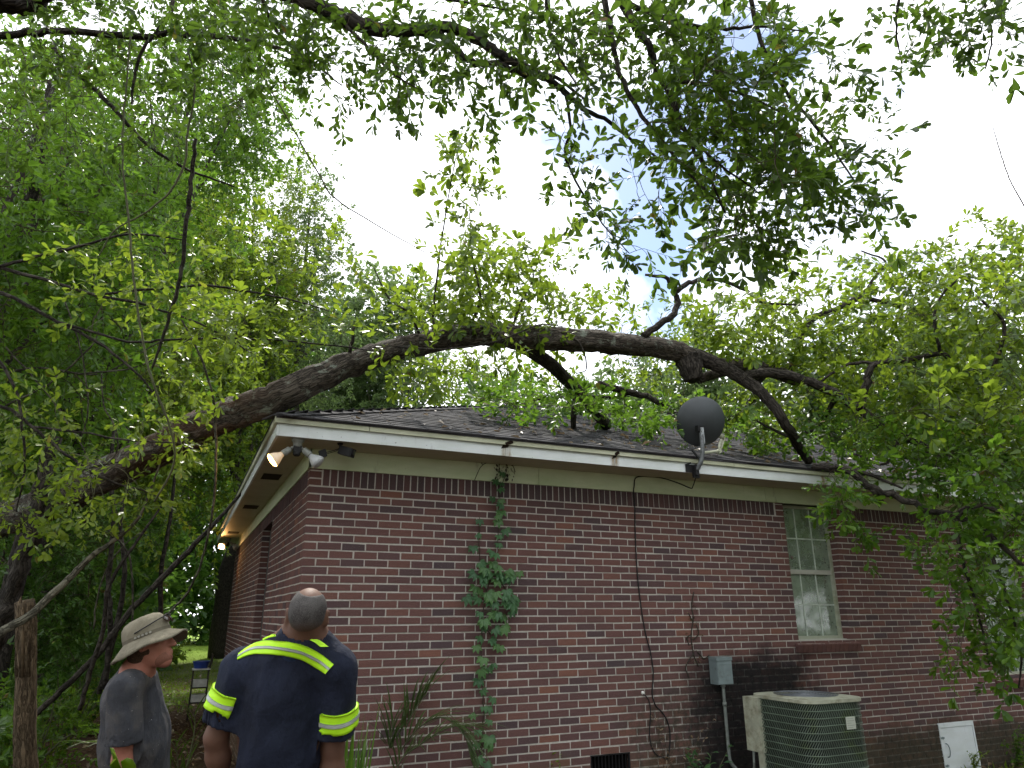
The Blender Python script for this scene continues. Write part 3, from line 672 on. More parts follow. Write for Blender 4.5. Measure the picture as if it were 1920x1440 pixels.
def satellite_dish():
    foot = V(3.78, YO-.022, 2.995); t = thing('satellite_dish', 'round grey satellite dish seen from behind on a bent mast at the eave', 'satellite dish', foot)
    DISH = plain('dish_back', (.045, .052, .058), .5, .45, var=.18, scale=4, bump=.05); MAST = plain('galvanised_mast', (.10, .11, .115), .5, .5, dirt=((.03, .025, .02), 30, .5))
    mb = MB(); mb.obox(foot+V(-.03, -.006, 0), (.075, 0, 0), (0, .004, 0), (0, 0, .04)); mb.obox(foot+V(-.005, -.035, -.02), (.022, 0, 0), (0, .03, 0), (0, 0, .055))
    mb.obox(foot+V(-.075, -.012, .045), (.03, 0, .012), (0, .012, 0), (-.003, 0, .008)); mb.obox(foot+V(0, -.03, -.085), (.035, 0, 0), (0, .014, 0), (0, 0, .014)); link('mount_bracket', mb.mesh('mount_bracket'), BLACK, t)
    dy = -.52
    A = foot+V(.0, -.05, -.02); B = on_plane(1318, 852, (0, 1, 0), dy-.02); C2 = on_plane(1315, 812, (0, 1, 0), dy)
    mb = MB(); mb.tube(catmull([A, A+(B-A)*.45+V(.0, -.015, 0), A+(B-A)*.82, B+V(0, 0, .05), C2], 6), .023, 12); link('mast', mb.mesh('mast', True), MAST, t)
    c = on_plane(1317, 791, (0, 1, 0), dy+.02)
    ax = nrm((.30, .88, .34)); R0 = .262
    prof = [(-(.085)*(1-(r/R0)**2), r) for r in np.linspace(.015, R0, 9)]
    mb = MB(); lathe(mb, prof+[(.006, R0+.004), (.012, R0)]+[(-(.079)*(1-(r/R0)**2)+.004, r) for r in np.linspace(R0-.01, .015, 8)], c+ax*.05, ax, 48); link('reflector', mb.mesh('reflector', True), DISH, t)
    mb = MB(); mb.obox(C2+V(0, -.012, -.03), (.017, 0, 0), (0, .012, 0), (0, 0, .085)); link('mast_clamp', mb.mesh('mast_clamp'), plain('clamp_metal', (.38, .41, .43), .4, .5, dirt=((.05, .04, .03), 40, .5)), t)
    mb = MB(); mb.obox(C2+V(0, .012, .05), (.045, 0, 0), (0, .025, .004), (0, 0, .03)); link('bracket', mb.mesh('bracket'), BLACK, t); mb = MB(); mb.obox(B+V(-.07, .02, -.01), (.05, 0, -.05), (0, .006, 0), (.006, 0, .006)); link('adjuster', mb.mesh('adjuster'), BLACK, t)
    a0 = B+V(.02, .01, .02); L1 = on_plane(1348, 846, (0, 1, 0), dy+.25); L2 = on_plane(1350, 830, (0, 1, 0), dy+.30)
    LNB = plain('lnb_plastic', (.46, .47, .36), .6, dirt=((.25, .24, .15), 30, .5))
    mb = MB(); mb.tube([a0, L1], .016, 8); mb.obox(L1, (.02, 0, .01), (0, .02, 0), (-.01, 0, .02)); link('feed_arm', mb.mesh('feed_arm'), LNB, t)
    mb = MB(); mb.tube([L1, L1+V(.012, 0, .06), L2+V(.03, 0, .05)], .014, 7); mb.tube([L1+V(.02, 0, .0), L2+V(.075, .01, .06)], .012, 6)
    lathe(mb, [(-.055, .026), (.03, .03), (.045, .022)], L2+V(.0, 0, .085), (-.8, .25, .45), 14); lathe(mb, [(0, .012), (.05, .012)], L2+V(.06, 0, .05), (-.8, 0, .5), 10); link('feed_horn', mb.mesh('feed_horn', True), LNB, t)
    return foot
dish_foot = satellite_dish()

def on_wall(px, py, off=-.012): return on_plane(px, py, (0, 1, 0), off)
mb = MB()
cab = [dish_foot+V(.0, -.03, -.08)] + [on_plane(x, y, (0, 1, 0), o) for x, y, o in ((1299, 912, -.36), (1294, 915, -.30), (1270, 905, -.15), (1240, 896, -.06), (1210, 893, -.035))]
cab += [on_wall(x, y, -.035) for x, y in ((1192, 896), (1189, 912), (1188, 925))] + [on_wall(x, y, -.014) for x, y in ((1190, 945), (1191, 1000), (1195, 1075), (1203, 1145), (1211, 1190), (1220, 1225), (1225, 1262), (1223, 1300), (1229, 1322))]
cab += [on_wall(x, y, -.014) for x, y in ((1245, 1340), (1255, 1365), (1256, 1400), (1250, 1425))]
mb.tube(catmull(cab, 5), .0065, 6); tag(link('coaxial_cable', mb.mesh('coaxial_cable', True), BLACK), 'thin black cable running down the brick wall from the satellite dish', 'cable')
mb = MB(); mb.tube(catmull([on_wall(x, y, -.014) for x, y in ((1205, 1300), (1216, 1312), (1220, 1335), (1218, 1375), (1222, 1400), (1232, 1416), (1250, 1422))], 5), .005, 6)
loop = link('loose_wire', mb.mesh('loose_wire', True), BLACK); tag(loop, 'looped loose wire coming out of a white grommet low on the wall', 'wire')
mb = MB(); lathe(mb, [(0, .018), (.012, .014), (.016, .006)], on_wall(1205, 1299, -.004), (0, -1, 0), 10); link('grommet', mb.mesh('grommet'), plain('grommet_white', (.7, .7, .66), .5), loop)

def disconnect_box():
    a, b, lo, hi = 4.115, 4.305, .895, 1.15; t = thing('disconnect_box', 'grey metal electrical box on the blackened brick wall above the condenser', 'electrical box', (4.2, -.06, lo))
    D = -.125
    mb = MB(); mb.box((a, D, lo), (b, -.007, hi-.004)); link('box_body', mb.mesh('box_body'), METAL_GREY, t)
    mb = MB(); mb.box((a-.004, D-.012, hi-.03), (b+.004, -.008, hi+.004)); link('hood', mb.mesh('hood'), METAL_GREY, t)
    mb = MB(); mb.box((a+.004, D-.007, lo+.004), (b-.004, D-.001, hi-.032)); link('cover', mb.mesh('cover'), METAL_GREY, t)
    c = V((a+b)/2+.02, -.055, lo)
    mb = MB(); mb.tube(catmull([c, c+V(0, 0, -.3), c+V(0, 0, -.62), c+V(.01, -.01, -.72), c+V(.06, -.06, -.82), c+V(.08, -.1, -1.1)], 5), .0165, 10); link('conduit', mb.mesh('conduit', True), CONDUIT, t)
    mb = MB(); mb.tube([c+V(0, 0, .002), c+V(0, 0, -.03)], .024, 10); mb.tube([c+V(0, 0, -.17), c+V(0, 0, -.205)], .021, 10); link('coupling', mb.mesh('coupling', True), CONDUIT, t)
disconnect_box()

def air_conditioner():
    zt, zb = .85, -.06; x0, x1, y0_, y1_ = 4.15, 4.86, -1.25, -.5; r = .16
    t = thing('air_conditioner', 'rounded green grey outdoor condenser unit standing by the sooty brick wall', 'air conditioner', ((x0+x1)/2, (y0_+y1_)/2, GZ))
    CASE = plain('condenser_trim', (.33, .34, .26), .5, .4, dirt=((.16, .15, .09), 9, .5)); GRILL = plain('condenser_grille', (.085, .115, .085), .5, .4, var=.4, scale=3, dirt=((.07, .10, .03), 4, .52))
    FIN = plain('condenser_coil', (.008, .009, .009), .8, .2, bump=0)
    def outline(g=0, n=7):
        P = []
        for cx, cy, a0 in ((x0+r, y0_+r, 180), (x1-r, y0_+r, 270), (x1-r, y1_-r, 0), (x0+r, y1_-r, 90)):
            for i in range(n): a = math.radians(a0+90*i/(n-1)); P.append((cx+(r+g)*math.cos(a), cy+(r+g)*math.sin(a)))
        return np.array(P)
    def prism(mb, P, lo, hi):
        n = len(P); v = [(x, y, lo) for x, y in P]+[(x, y, hi) for x, y in P]
        mb.add(v, [(i, (i+1) % n, n+(i+1) % n, n+i) for i in range(n)]+[tuple(range(n))[::-1], tuple(range(n, 2*n))])
    mb = MB(); prism(mb, outline(-.022), zb, zt-.02); link('coil', mb.mesh('coil'), FIN, t)
    mb = MB(); prism(mb, outline(.01), zb-.03, zb); link('base_pan', mb.mesh('base_pan'), CASE, t)
    mb = MB(); prism(mb, outline(.12), GZ-.1, zb-.031); link('concrete_pad', mb.mesh('concrete_pad'), plain('pad_concrete', (.18, .17, .14), .9), t)
    # top: rim ring round a round fan opening
    P = outline(.014); ang = np.arctan2(P[:, 1]-(y0_+y1_)/2, P[:, 0]-(x0+x1)/2); cx, cy, fr_ = (x0+x1)/2, (y0_+y1_)/2, .285; n = len(P)
    Q = np.stack([cx+fr_*np.cos(ang), cy+fr_*np.sin(ang)], 1); mb = MB()
    v = [(x, y, zt-.028) for x, y in P]+[(x, y, zt) for x, y in P]+[(x, y, zt+.012) for x, y in Q]+[(x, y, zt-.05) for x, y in Q]
    mb.add(v, [(k*n+i, k*n+(i+1) % n, (k+1)*n+(i+1) % n, (k+1)*n+i) for k in range(3) for i in range(n)]); link('top_cover', mb.mesh('top_cover'), CASE, t)
    mb = MB()
    for rr in np.linspace(.03, .285, 11): mb.tube([(cx+rr*math.cos(a), cy+rr*math.sin(a), zt+.012+.012*(1-rr/.29)) for a in np.linspace(0, 2*math.pi, 25)], .0028, 4, cap=False)
    for k in range(6): a = k*math.pi/3; mb.tube([(cx, cy, zt+.025), (cx+.285*math.cos(a), cy+.285*math.sin(a), zt+.013)], .0035, 4)
    link('fan_guard', mb.mesh('fan_guard'), plain('guard_wire', (.10, .11, .12), .5, metal=.3, bump=0), t, 'stuff')
    mb = MB(); lathe(mb, [(0, .06), (.05, .06)], (cx, cy, zt-.09), (0, 0, 1), 14)
    for k in range(4):
        a = k*math.pi/2+.3; d = V(math.cos(a), math.sin(a), 0); s = V(-math.sin(a), math.cos(a), 0); mb.obox(V(cx, cy, zt-.07)+d*.16, d*.1, s*.06+V(0, 0, .025), V(0, 0, .002))
    link('fan', mb.mesh('fan'), FIN, t)
    # louvred wrap: slanted slats between the rows, built along the outline from the control post round to the back
    P = outline(0, 9); P = np.vstack([P[:], P[:1]]); seg = np.linalg.norm(np.diff(P, axis=0), axis=1); S = np.concatenate([[0], np.cumsum(seg)])
    def along(s):
        s = np.asarray(s) % S[-1]; return np.stack([np.interp(s, S, P[:, 0]), np.interp(s, S, P[:, 1])], -1)
    rows = 15; rh = (zt-.03-zb)/rows; n = int(S[-1]/.021); mb = MB()
    cen = V(cx, cy)
    for k in range(rows):
        zb_, zt_ = zb+k*rh, zb+(k+1)*rh
        s = np.linspace(0, S[-1], 73); pp = along(s); zz = zt_
        out = pp-cen; out /= np.linalg.norm(out, axis=1)[:, None]
        v = np.concatenate([np.c_[pp+out*.001, np.full(73, zt_-.006)], np.c_[pp+out*.004, np.full(73, zt_+.000)], np.c_[pp, np.full(73, zt_+.004)]])
        mb.add(v, [(a*73+i, a*73+i+1, (a+1)*73+i+1, (a+1)*73+i) for a in range(2) for i in range(72)], .5)
        for i in range(n):
            s0 = i*S[-1]/n; a0 = along(s0); a1 = along(s0+.030); a2 = along(s0+.0085); a3 = along(s0+.0385)
            mb.add([(a0[0], a0[1], zb_+.004), (a2[0], a2[1], zb_+.004), (a3[0], a3[1], zt_-.006), (a1[0], a1[1], zt_-.006)], [(0, 1, 2, 3)], .5)
    link('louvre_wrap', mb.mesh('louvre_wrap'), GRILL, t, 'stuff')
    mb = MB(); mb.box((x0-.035, y1_-.16, zb+.42), (x0+.10, y1_+.035, zt-.027)); link('control_box', mb.mesh('control_box'), CASE, t)
    mb = MB(); mb.box((x0-.02, y1_-.15, zb), (x0+.012, y1_-.09, zb+.419)); link('corner_post', mb.mesh('corner_post'), CASE, t)
    mb = MB(); mb.tube(catmull([(x0-.01, y1_-.02, zb+.42), (x0-.015, y1_, zb+.2), (x0-.03, y1_+.03, zb-.0), (x0-.1, y1_+.3, zb-.08)], 5), .012, 8); link('conduit_whip', mb.mesh('conduit_whip', True), CONDUIT, t)
    q = V(x0+.455, y0_-.011, .655); mb = MB(); mb.box((q[0]-.055, q[1]-.003, q[2]-.05), (q[0]+.055, q[1]+.0, q[2]+.05)); lab = link('rating_label', mb.mesh('rating_label'), plain('label_paper', (.42, .45, .38), .7, var=.12, bump=0), t)
    mb = MB()
    for j, w in enumerate((.04, .045, .03, .045, .04)):
        mb.box((q[0]-.045, q[1]-.0045, q[2]+.034-j*.018), (q[0]-.045+w*2*rng.uniform(.7, 1), q[1]-.0034, q[2]+.037-j*.018))
    link('label_print', mb.mesh('label_print'), plain('faded_ink', (.2, .22, .19), .8, bump=0), lab, 'stuff')
air_conditioner()

# ================================================================== PEOPLE (one continuous surface each, grown from a distance field)
class Field:
    def __init__(s, lo, hi, h):
        s.lo = np.array(lo, float); s.h = h; n = np.ceil((np.array(hi)-s.lo)/h).astype(int)+1; s.n = n
        s.d = np.full(n, 1.0, np.float32)
        s.ax = [s.lo[i]+np.arange(n[i])*h for i in range(3)]
    def win(s, lo, hi):
        a = np.clip(((np.array(lo)-s.lo)/s.h).astype(int), 0, s.n); b = np.clip(((np.array(hi)-s.lo)/s.h).astype(int)+2, 0, s.n)
        sl_ = tuple(slice(p, q) for p, q in zip(a, b))
        g = np.stack(np.meshgrid(*[s.ax[i][sl_[i]] for i in range(3)], indexing='ij'), -1); return sl_, g
    def put(s, fn, lo, hi, k=.02, mode='u'):
        m = .06+k*2; sl_, g = s.win(np.array(lo)-m, np.array(hi)+m)
        if 0 in g.shape: return
        d = fn(g); o = s.d[sl_]
        if mode == 'u':
            hh = np.clip(.5+.5*(o-d)/k, 0, 1); s.d[sl_] = o*(1-hh)+d*hh-k*hh*(1-hh)
        elif mode == 's': 
            hh = np.clip(.5-.5*(o+d)/k, 0, 1); s.d[sl_] = o*(1-hh)-d*hh+k*hh*(1-hh)
    def cap(s, a, b, ra, rb, k=.02, flat=None, fl=1.0):
        a, b = np.array(a, float), np.array(b, float); ab = b-a; L2 = ab@ab; R = max(ra, rb)
        def fn(p):
            q = p-a; t = np.clip(q@ab/L2, 0, 1); r = q-t[..., None]*ab
            if flat is not None: r = r + (r@flat)[..., None]*flat*(fl-1)
            return np.linalg.norm(r, axis=-1)-(ra+(rb-ra)*t)
        s.put(fn, np.minimum(a, b)-R, np.maximum(a, b)+R, k)
    def ell(s, c, M, r, k=.02, mode='u'):
        """ellipsoid with axis columns M and radii r"""
        c = np.array(c, float); r = np.array(r, float); M = np.array(M, float)
        def fn(p):
            q = (p-c)@M; k0 = np.linalg.norm(q/r, axis=-1); k1 = np.linalg.norm(q/(r*r), axis=-1); return k0*(k0-1)/(k1+1e-9)
        R = r.max(); s.put(fn, c-R, c+R, k, mode)
    def cut(s, point, normal):
        """keep the side the normal points away from"""
        g = np.stack(np.meshgrid(*s.ax, indexing='ij'), -1); s.d = np.maximum(s.d, ((g-np.array(point))@nrm(normal)).astype(np.float32))
    def folds(s, amp, sc, seed=0, lo=None, hi=None):
        gsd = np.random.default_rng(seed); g = np.stack(np.meshgrid(*s.ax, indexing='ij'), -1); w = np.zeros(s.n, np.float32)
        for i in range(9):
            kv = gsd.normal(0, 1, 3)*V(1, 1, .55)*sc*gsd.uniform(.5, 1.6); w += (np.abs(np.sin(g@kv+gsd.uniform(0, 6)+.8*np.sin(g@np.roll(kv, 1)*.4)))-.6).astype(np.float32)
        s.d = s.d+amp*w/3
    def mesh(s, name, smooth=True):
        d = s.d; neg = d < 0; nx, ny, nz = d.shape; cs = np.zeros((nx-1, ny-1, nz-1, 3), np.float32); cn = np.zeros((nx-1, ny-1, nz-1), np.float32)
        cor = [(i, j, k) for i in (0, 1) for j in (0, 1) for k in (0, 1)]
        sub = lambda A, c: A[c[0]:nx-1+c[0], c[1]:ny-1+c[1], c[2]:nz-1+c[2]]
        for c in cor:
            for ax in range(3):
                if c[ax]: continue
                e = list(c); e[ax] = 1; A, B = sub(d, c), sub(d, e); x = (A < 0) != (B < 0); t = np.where(x, A/(A-B+1e-12), 0)
                for q in range(3): cs[..., q] += np.where(x, c[q]+(t if q == ax else 0), 0)
                cn += x
        on = cn > 0; ids = -np.ones(on.shape, np.int64); ids[on] = np.arange(on.sum()); ii = np.argwhere(on)
        vv = s.lo+(ii+cs[on]/cn[on][:, None])*s.h; F = []
        for ax in range(3):
            u, w = (ax+1) % 3, (ax+2) % 3; A = np.take(neg, range(d.shape[ax]-1), ax); B = np.take(neg, range(1, d.shape[ax]), ax); x = np.argwhere(A != B)
            x = x[(x[:, u] > 0) & (x[:, w] > 0) & (x[:, u] < d.shape[u]-1) & (x[:, w] < d.shape[w]-1)]
            if not len(x): continue
            q = []
            for du, dw in ((1, 1), (0, 1), (0, 0), (1, 0)):
                y = x.copy(); y[:, u] -= du; y[:, w] -= dw; q.append(ids[y[:, 0], y[:, 1], y[:, 2]])
            q = np.stack(q, 1); inside = neg[x[:, 0], x[:, 1], x[:, 2]]; q[~inside] = q[~inside][:, ::-1]; F.append(q)
        F = np.concatenate(F); F = F[(F >= 0).all(1)]
        return raw_mesh(name, vv, F.ravel(), np.full(len(F), 4), None, smooth)
def basis(fwd, up=(0, 0, 1)):
    f = nrm(fwd); u = np.array(up, float); r = nrm(np.cross(f, u)); u = np.cross(r, f); return np.stack([r, f, u], 1)     # right, forward, up
def skin_mat(name, col, blotch):
    m = N(name); p = m.pos(); c = m.mix(m.ramp(m.noise(p, 22, 5, .6), (.4, 0.), (.7, .6)), col, blotch); b = m.bsdf(c, .62, .3, normal=m.bump(m.noise(p, 160, 3), .2, .003))
    b.inputs['Subsurface Weight'].default_value = .08; b.inputs['Subsurface Radius'].default_value = (.01, .004, .002); return m.m
def hand(fld, wrist, d, palm_n, right, k=.008):
    """palm, four unequal curled fingers and a thumb"""
    d = nrm(d); n = nrm(palm_n-(np.array(palm_n)@d)*d); s = np.cross(d, n)*(1 if right else -1); w = np.array(wrist)
    fld.cap(w, w+d*.085, .026, .036, .015, n, 1.7)
    for i, (o, L) in enumerate(((-.030, .070), (-.010, .080), (.011, .075), (.030, .058))):
        p0 = w+d*.082+s*o; p1 = p0+d*L*.5+n*.008; p2 = p1+(d*.8+n*.6)*L*.35; p3 = p2+(d*.35+n*.95)*L*.3
        fld.cap(p0, p1, .0095, .009, k); fld.cap(p1, p2, .009, .0085, k); fld.cap(p2, p3, .0085, .007, k)
    t0 = w+d*.025-s*.028; t1 = t0+nrm(d*.7-s*.65+n*.3)*.04; t2 = t1+nrm(d*.9-s*.1+n*.35)*.032; fld.cap(t0, t1, .013, .0115, .012); fld.cap(t1, t2, .011, .009, k)
def head_field(fld, c, M, sc=1.0):
    r, f, u = M.T; P = lambda x, y, z: np.array(c)+(r*x+f*y+u*z)*sc
    fld.ell(P(0, -.012, .022), M, V(.076, .097, .094)*sc, .02); fld.ell(P(0, .03, -.045), M, V(.060, .066, .075)*sc, .03)
    fld.ell(P(0, .062, -.092), M, V(.030, .026, .024)*sc, .03); fld.cap(P(0, .092, .02), P(0, .117, -.022), .010*sc, .0145*sc, .012)
    for sg in (-1, 1):
        fld.cap(P(.012*sg, .105, -.024), P(.013*sg, .098, -.024), .009*sc, .009*sc, .01)
        fld.cap(P(.014*sg, .087, .033), P(.045*sg, .076, .030), .010*sc, .009*sc, .012); fld.ell(P(.032*sg, .093, .012), M, V(.016, .012, .010)*sc, .008, 's')
        fld.ell(P(.032*sg, .082, .012), M, V(.013, .013, .012)*sc, .004); fld.cap(P(.05*sg, .06, -.02), P(.045*sg, .065, -.012), .016*sc, .016*sc, .02)
        ear = P(.084*sg, -.014, -.004); E = basis(r*sg*.75+f*-.5, u); fld.ell(ear, np.stack([E[:, 1], E[:, 0], u], 1), V(.011, .022, .036)*sc, .006); fld.ell(ear+(r*sg*.008+f*.004)*sc, np.stack([E[:, 1], E[:, 0], u], 1), V(.006, .010, .02)*sc, .005, 's')
    fld.cap(P(-.022, .098, -.052), P(.022, .098, -.052), .0085*sc, .0085*sc, .008); fld.cap(P(-.018, .096, -.066), P(.018, .096, -.066), .009*sc, .009*sc, .008)
    return P
def legs_and_feet(fld, hipc, r, f, foot_z, half=.095, thick=1.0):
    J = {}
    for sg in (-1, 1):
        hp = hipc+r*sg*half; an = V(hipc[0], hipc[1], 0)+r*sg*(half+.03)+V(0, 0, foot_z+.085)+f*(.02*sg); kn = (hp+an)/2+f*.03+V(0, 0, .0)
        fld.cap(hp, kn, .088*thick, .06*thick, .04); fld.cap(kn, an, .06*thick, .042*thick, .03); fld.cap(an, an+V(0, 0, -.05)+f*.13, .04, .03, .03); J[sg] = (hp, kn, an)
    return J

def fabric(name, col, weave=.12, speck=None, dusty=None, rough=.9):
    m = N(name); p = m.pos(); c = m.ramp(m.noise(p, 9, 6, .65), (.3, tuple(x*(1-weave*1.6) for x in col)), (.7, tuple(x*(1+weave*1.6) for x in col)))
    if dusty: c = m.mix(m.ramp(m.noise(p, 5, 6, .7), (.45, 0.), (.68, .55)), c, dusty)
    if speck: c = m.mix(m.ramp(m.noise(p, 120, 2, .5), (.74, 0.), (.77, .9)), c, speck)
    m.bsdf(c, rough, .25, normal=m.bump(m.math('ADD', m.noise(m.map(p, (26, 26, 12)), 1, 5, .6), m.math('MULTIPLY', m.noise(p, 420, 2), .08)), .8, .02)); return m.m
def bvh_of(me): return BVHTree.FromPolygons([v.co[:] for v in me.vertices], [tuple(p.vertices) for p in me.polygons])
def drape(bvh, rows, dirs, off, name, mat, parent):
    """lay a strip of cloth on a garment: rows (k,n,3) of start points, cast along dirs onto it"""
    rows = np.array(rows); k, n, _ = rows.shape; hit = np.zeros((k, n, 3)); nor = np.zeros((k, n, 3)); last = None
    for i in range(k):
        for j in range(n):
            d = nrm(dirs[i][j] if np.ndim(dirs) == 3 else dirs); o = rows[i, j]; q = bvh.ray_cast(Vector(o), Vector(d))
            if q[0] is None: q = bvh.find_nearest(Vector(last if last is not None else o))
            hit[i, j] = q[0]; nn_ = np.array(q[1]); nor[i, j] = nn_ if nn_@d < 0 else -nn_; last = hit[i, j]
    top = hit+nor*off; bot = hit-nor*.002; v = np.concatenate([top.reshape(-1, 3), bot.reshape(-1, 3)]); N_ = k*n; mb = MB(); F = []
    for i in range(k-1):
        for j in range(n-1):
            a, b, c, d = i*n+j, i*n+j+1, (i+1)*n+j+1, (i+1)*n+j; F += [(a, b, c, d), (N_+a, N_+d, N_+c, N_+b)]
    for i in range(k-1):
        for j in (0, n-1): a, d = i*n+j, (i+1)*n+j; F.append((a, d, N_+d, N_+a))
    for j in range(n-1):
        for i in (0, k-1): a, b = i*n+j, i*n+j+1; F.append((a, b, N_+b, N_+a))
    mb.add(v, F); return link(name, mb.mesh(name, True), mat, parent)

def worker_in_navy():
    D = 3.02
    yaw = math.radians(21); r = V(math.cos(yaw), -math.sin(yaw), 0); f = V(math.sin(yaw), math.cos(yaw), 0); up = V(0, 0, 1)
    hc = at(577, 1153, D-.0); C7 = at(569, 1190, D+.03); ch = at(535, 1285, D+.05); be = at(525, 1375, D+.06); pel = at(520, 1478, D+.06)
    sL, sR = at(452, 1256, D+.05), at(634, 1252, D+.03); eL, eR = at(405, 1382, D+.0), at(624, 1400, D+.02); wL = eL+V(0, 0, -.22)+f*.10+r*.02; wR = eR+V(0, 0, -.25)+f*.06
    foot = V(pel[0], pel[1], GZ-.03)
    t = thing('person', 'man seen from behind in a navy work shirt with lime reflective bands looking up', 'person', foot)
    SKIN = skin_mat('skin_dark', (.115, .058, .038), (.085, .042, .030))
    hf = basis(f+V(0, 0, .30)-r*.06, up+r*.06)
    fld = Field(np.minimum(np.minimum(eL, eR), foot)-V(.32, .35, .05), V(eR[0]+.3, max(eL[1], eR[1])+.45, hc[2]+.2), .0085)
    head_field(fld, hc, hf, .98)
    fld.cap(C7, hc+V(0, 0, -.05), .062, .060, .03); fld.cap(C7+V(0, 0, -.03), ch, .09, .13, .06, f, 1.2); fld.cap(ch, be, .15, .16, .06, f, 1.15); fld.cap(be, pel, .16, .15, .06, f, 1.15)
    fld.cap(sL, C7, .07, .065, .05); fld.cap(sR, C7, .07, .065, .05)
    for s_, e_, w_, sg in ((sL, eL, wL, -1), (sR, eR, wR, 1)):
        fld.cap(s_, e_, .062, .047, .03); fld.cap(e_, e_+(w_-e_)*.35, .048, .050, .02); fld.cap(e_+(w_-e_)*.35, w_, .05, .031, .02)
        hand(fld, w_, (w_-e_), -r*sg+f*.2, sg > 0)
    legs_and_feet(fld, V(pel[0], pel[1], .80), r, f, GZ-.03, .10, 1.1)
    link('body', fld.mesh('body'), SKIN, t)
    # hair: short grey fringe, bald crown
    fh = Field(hc-.16, hc+.18, .005); P = lambda x, y, z: hc+(hf[:, 0]*x+hf[:, 1]*y+hf[:, 2]*z)*.98
    fh.ell(P(0, -.0125, .0215), hf, V(.0782, .0992, .0955), .01); fh.ell(P(0, .03, -.045), hf, V(.0615, .0675, .0765), .03)
    fh.ell(P(.006, .03, .125), hf, V(.055, .105, .055), .008, 's')
    fh.cut(P(0, .035, 0), hf[:, 1]+.25*hf[:, 2]); fh.cut(P(0, -.03, -.082), -hf[:, 2]*.9-hf[:, 1]*.1)
    for sg in (-1, 1): fh.ell(P(.082*sg, -.006, -.004), hf, V(.02, .026, .038), .004, 's')
    hm = N('hair_grey'); p = hm.pos(); X, Y, Z = hm.sep(p); n_ = hm.noise(p, 260, 3, .7); big = hm.noise(p, 18, 3, .5)
    c = hm.mix(hm.ramp(n_, (.4, 0.), (.7, .55)), hm.ramp(big, (.35, (.030, .026, .025)), (.7, (.075, .070, .067))), (.15, .14, .135))
    fade = hm.n('ShaderNodeMapRange', interpolation_type='SMOOTHSTEP'); hm.val(fade.inputs['Value'], hm.math('ADD', Z, hm.math('MULTIPLY', hm.math('SUBTRACT', n_, .5), .03))); fade.inputs['From Min'].default_value = hc[2]-.015; fade.inputs['From Max'].default_value = hc[2]-.085
    c = hm.mix(fade.outputs[0], c, (.095, .052, .036)); hm.bsdf(c, .85, .15, normal=hm.bump(n_, .6, .003))
    link('hair', fh.mesh('hair'), hm.m, t)
    # shirt
    fs = Field(np.minimum(np.minimum(eL, eR), pel)-V(.28, .28, .25), V(eR[0]+.28, max(eL[1], eR[1])+.34, C7[2]+.12), .0085)
    hL = sL+(eL-sL)*.80; hR = sR+(eR-sR)*.84
    fs.cap(C7+V(0, 0, -.035), ch, .105, .15, .06, f, 1.15); fs.cap(ch, be, .172, .182, .07, f, 1.12); fs.cap(be, pel+V(0, 0, -.1), .185, .195, .06, f, 1.12)
    fs.cap(sL+r*.02, C7+V(0, 0, -.012), .082, .075, .06); fs.cap(sR-r*.02, C7+V(0, 0, -.012), .082, .075, .06)
    fs.cap(sL, hL+(eL-sL)*.15, .082, .088, .05); fs.cap(sR, hR+(eR-sR)*.15, .082, .086, .05)
    fs.folds(.012, 15, 5)
    g = np.stack(np.meshgrid(*fs.ax, indexing='ij'), -1)
    for hq, e_, s_, sg in ((hL, eL, sL, -1), (hR, eR, sR, 1)):       # open sleeve ends only near the arm
        a = nrm(e_-s_); near = np.linalg.norm((g-hq)-((g-hq)@a)[..., None]*a, axis=-1) < .14; side = ((g-(sL if sg < 0 else sR))@(r*sg)) > -.07
        q = (g-hq)@a; fs.d = np.where(near & side & (g[..., 2] < ch[2]+.03), np.maximum(fs.d, q), fs.d)
        core = np.linalg.norm((g-s_)-((g-s_)@a)[..., None]*a, axis=-1)-.074; fs.d = np.where(q > -.07, np.maximum(fs.d, -core), fs.d)
    fs.cut(V(0, 0, pel[2]-.12), V(0, 0, -1)); nk = nrm(hc-C7); q = np.maximum(-((g-C7)@nk)-.012, np.linalg.norm((g-C7)-((g-C7)@nk)[..., None]*nk, axis=-1)-.092)
    fs.d = np.maximum(fs.d, -q.astype(np.float32))
    NAVY = fabric('navy_twill', (.0095, .0125, .026), .22, speck=None, dusty=(.017, .023, .042))
    me = fs.mesh('shirt'); shirt = link('shirt', me, NAVY, t); bv = bvh_of(me)
    # collar band and fold
    fc = Field(C7-.17, C7+.2, .006); c0_ = C7+nk*.0; 
    fc.cap(c0_-nk*.05, c0_+nk*.030, .088, .073, .01); fc.cap(c0_-nk*.05-f*.012, c0_-nk*.004, .112, .086, .02)
    gg = np.stack(np.meshgrid(*fc.ax, indexing='ij'), -1); core = np.linalg.norm((gg-C7)-((gg-C7)@nk)[..., None]*nk, axis=-1)-.0665; fc.d = np.maximum(fc.d, -core.astype(np.float32)); fc.cut(C7+nk*.036, nk); fc.cut(C7-nk*.055, -nk)
    link('collar', fc.mesh('collar'), fabric('navy_collar', (.014, .024, .055), .2), t)
    LIME = N('lime_reflective'); LIME.bsdf(LIME.ramp(LIME.noise(LIME.pos(), 14, 4), (.3, (.40, .78, .012)), (.7, (.50, .88, .02))), .55, .4); LIME = LIME.m
    SILV = plain('silver_tape', (.36, .39, .37), .38, .6, bump=0)
    def poly_px(P, n): P = np.array(P, float); P = np.stack([380+P[:, 0]/4.113, 1090+P[:, 1]/4.113], 1); return catmull(P, 6)[np.linspace(0, (len(P)-1)*6, n).astype(int)]
    top = poly_px([(278, 560), (335, 520), (415, 478), (480, 463), (560, 460), (650, 466), (750, 486), (840, 520), (930, 575), (1012, 640)], 40)
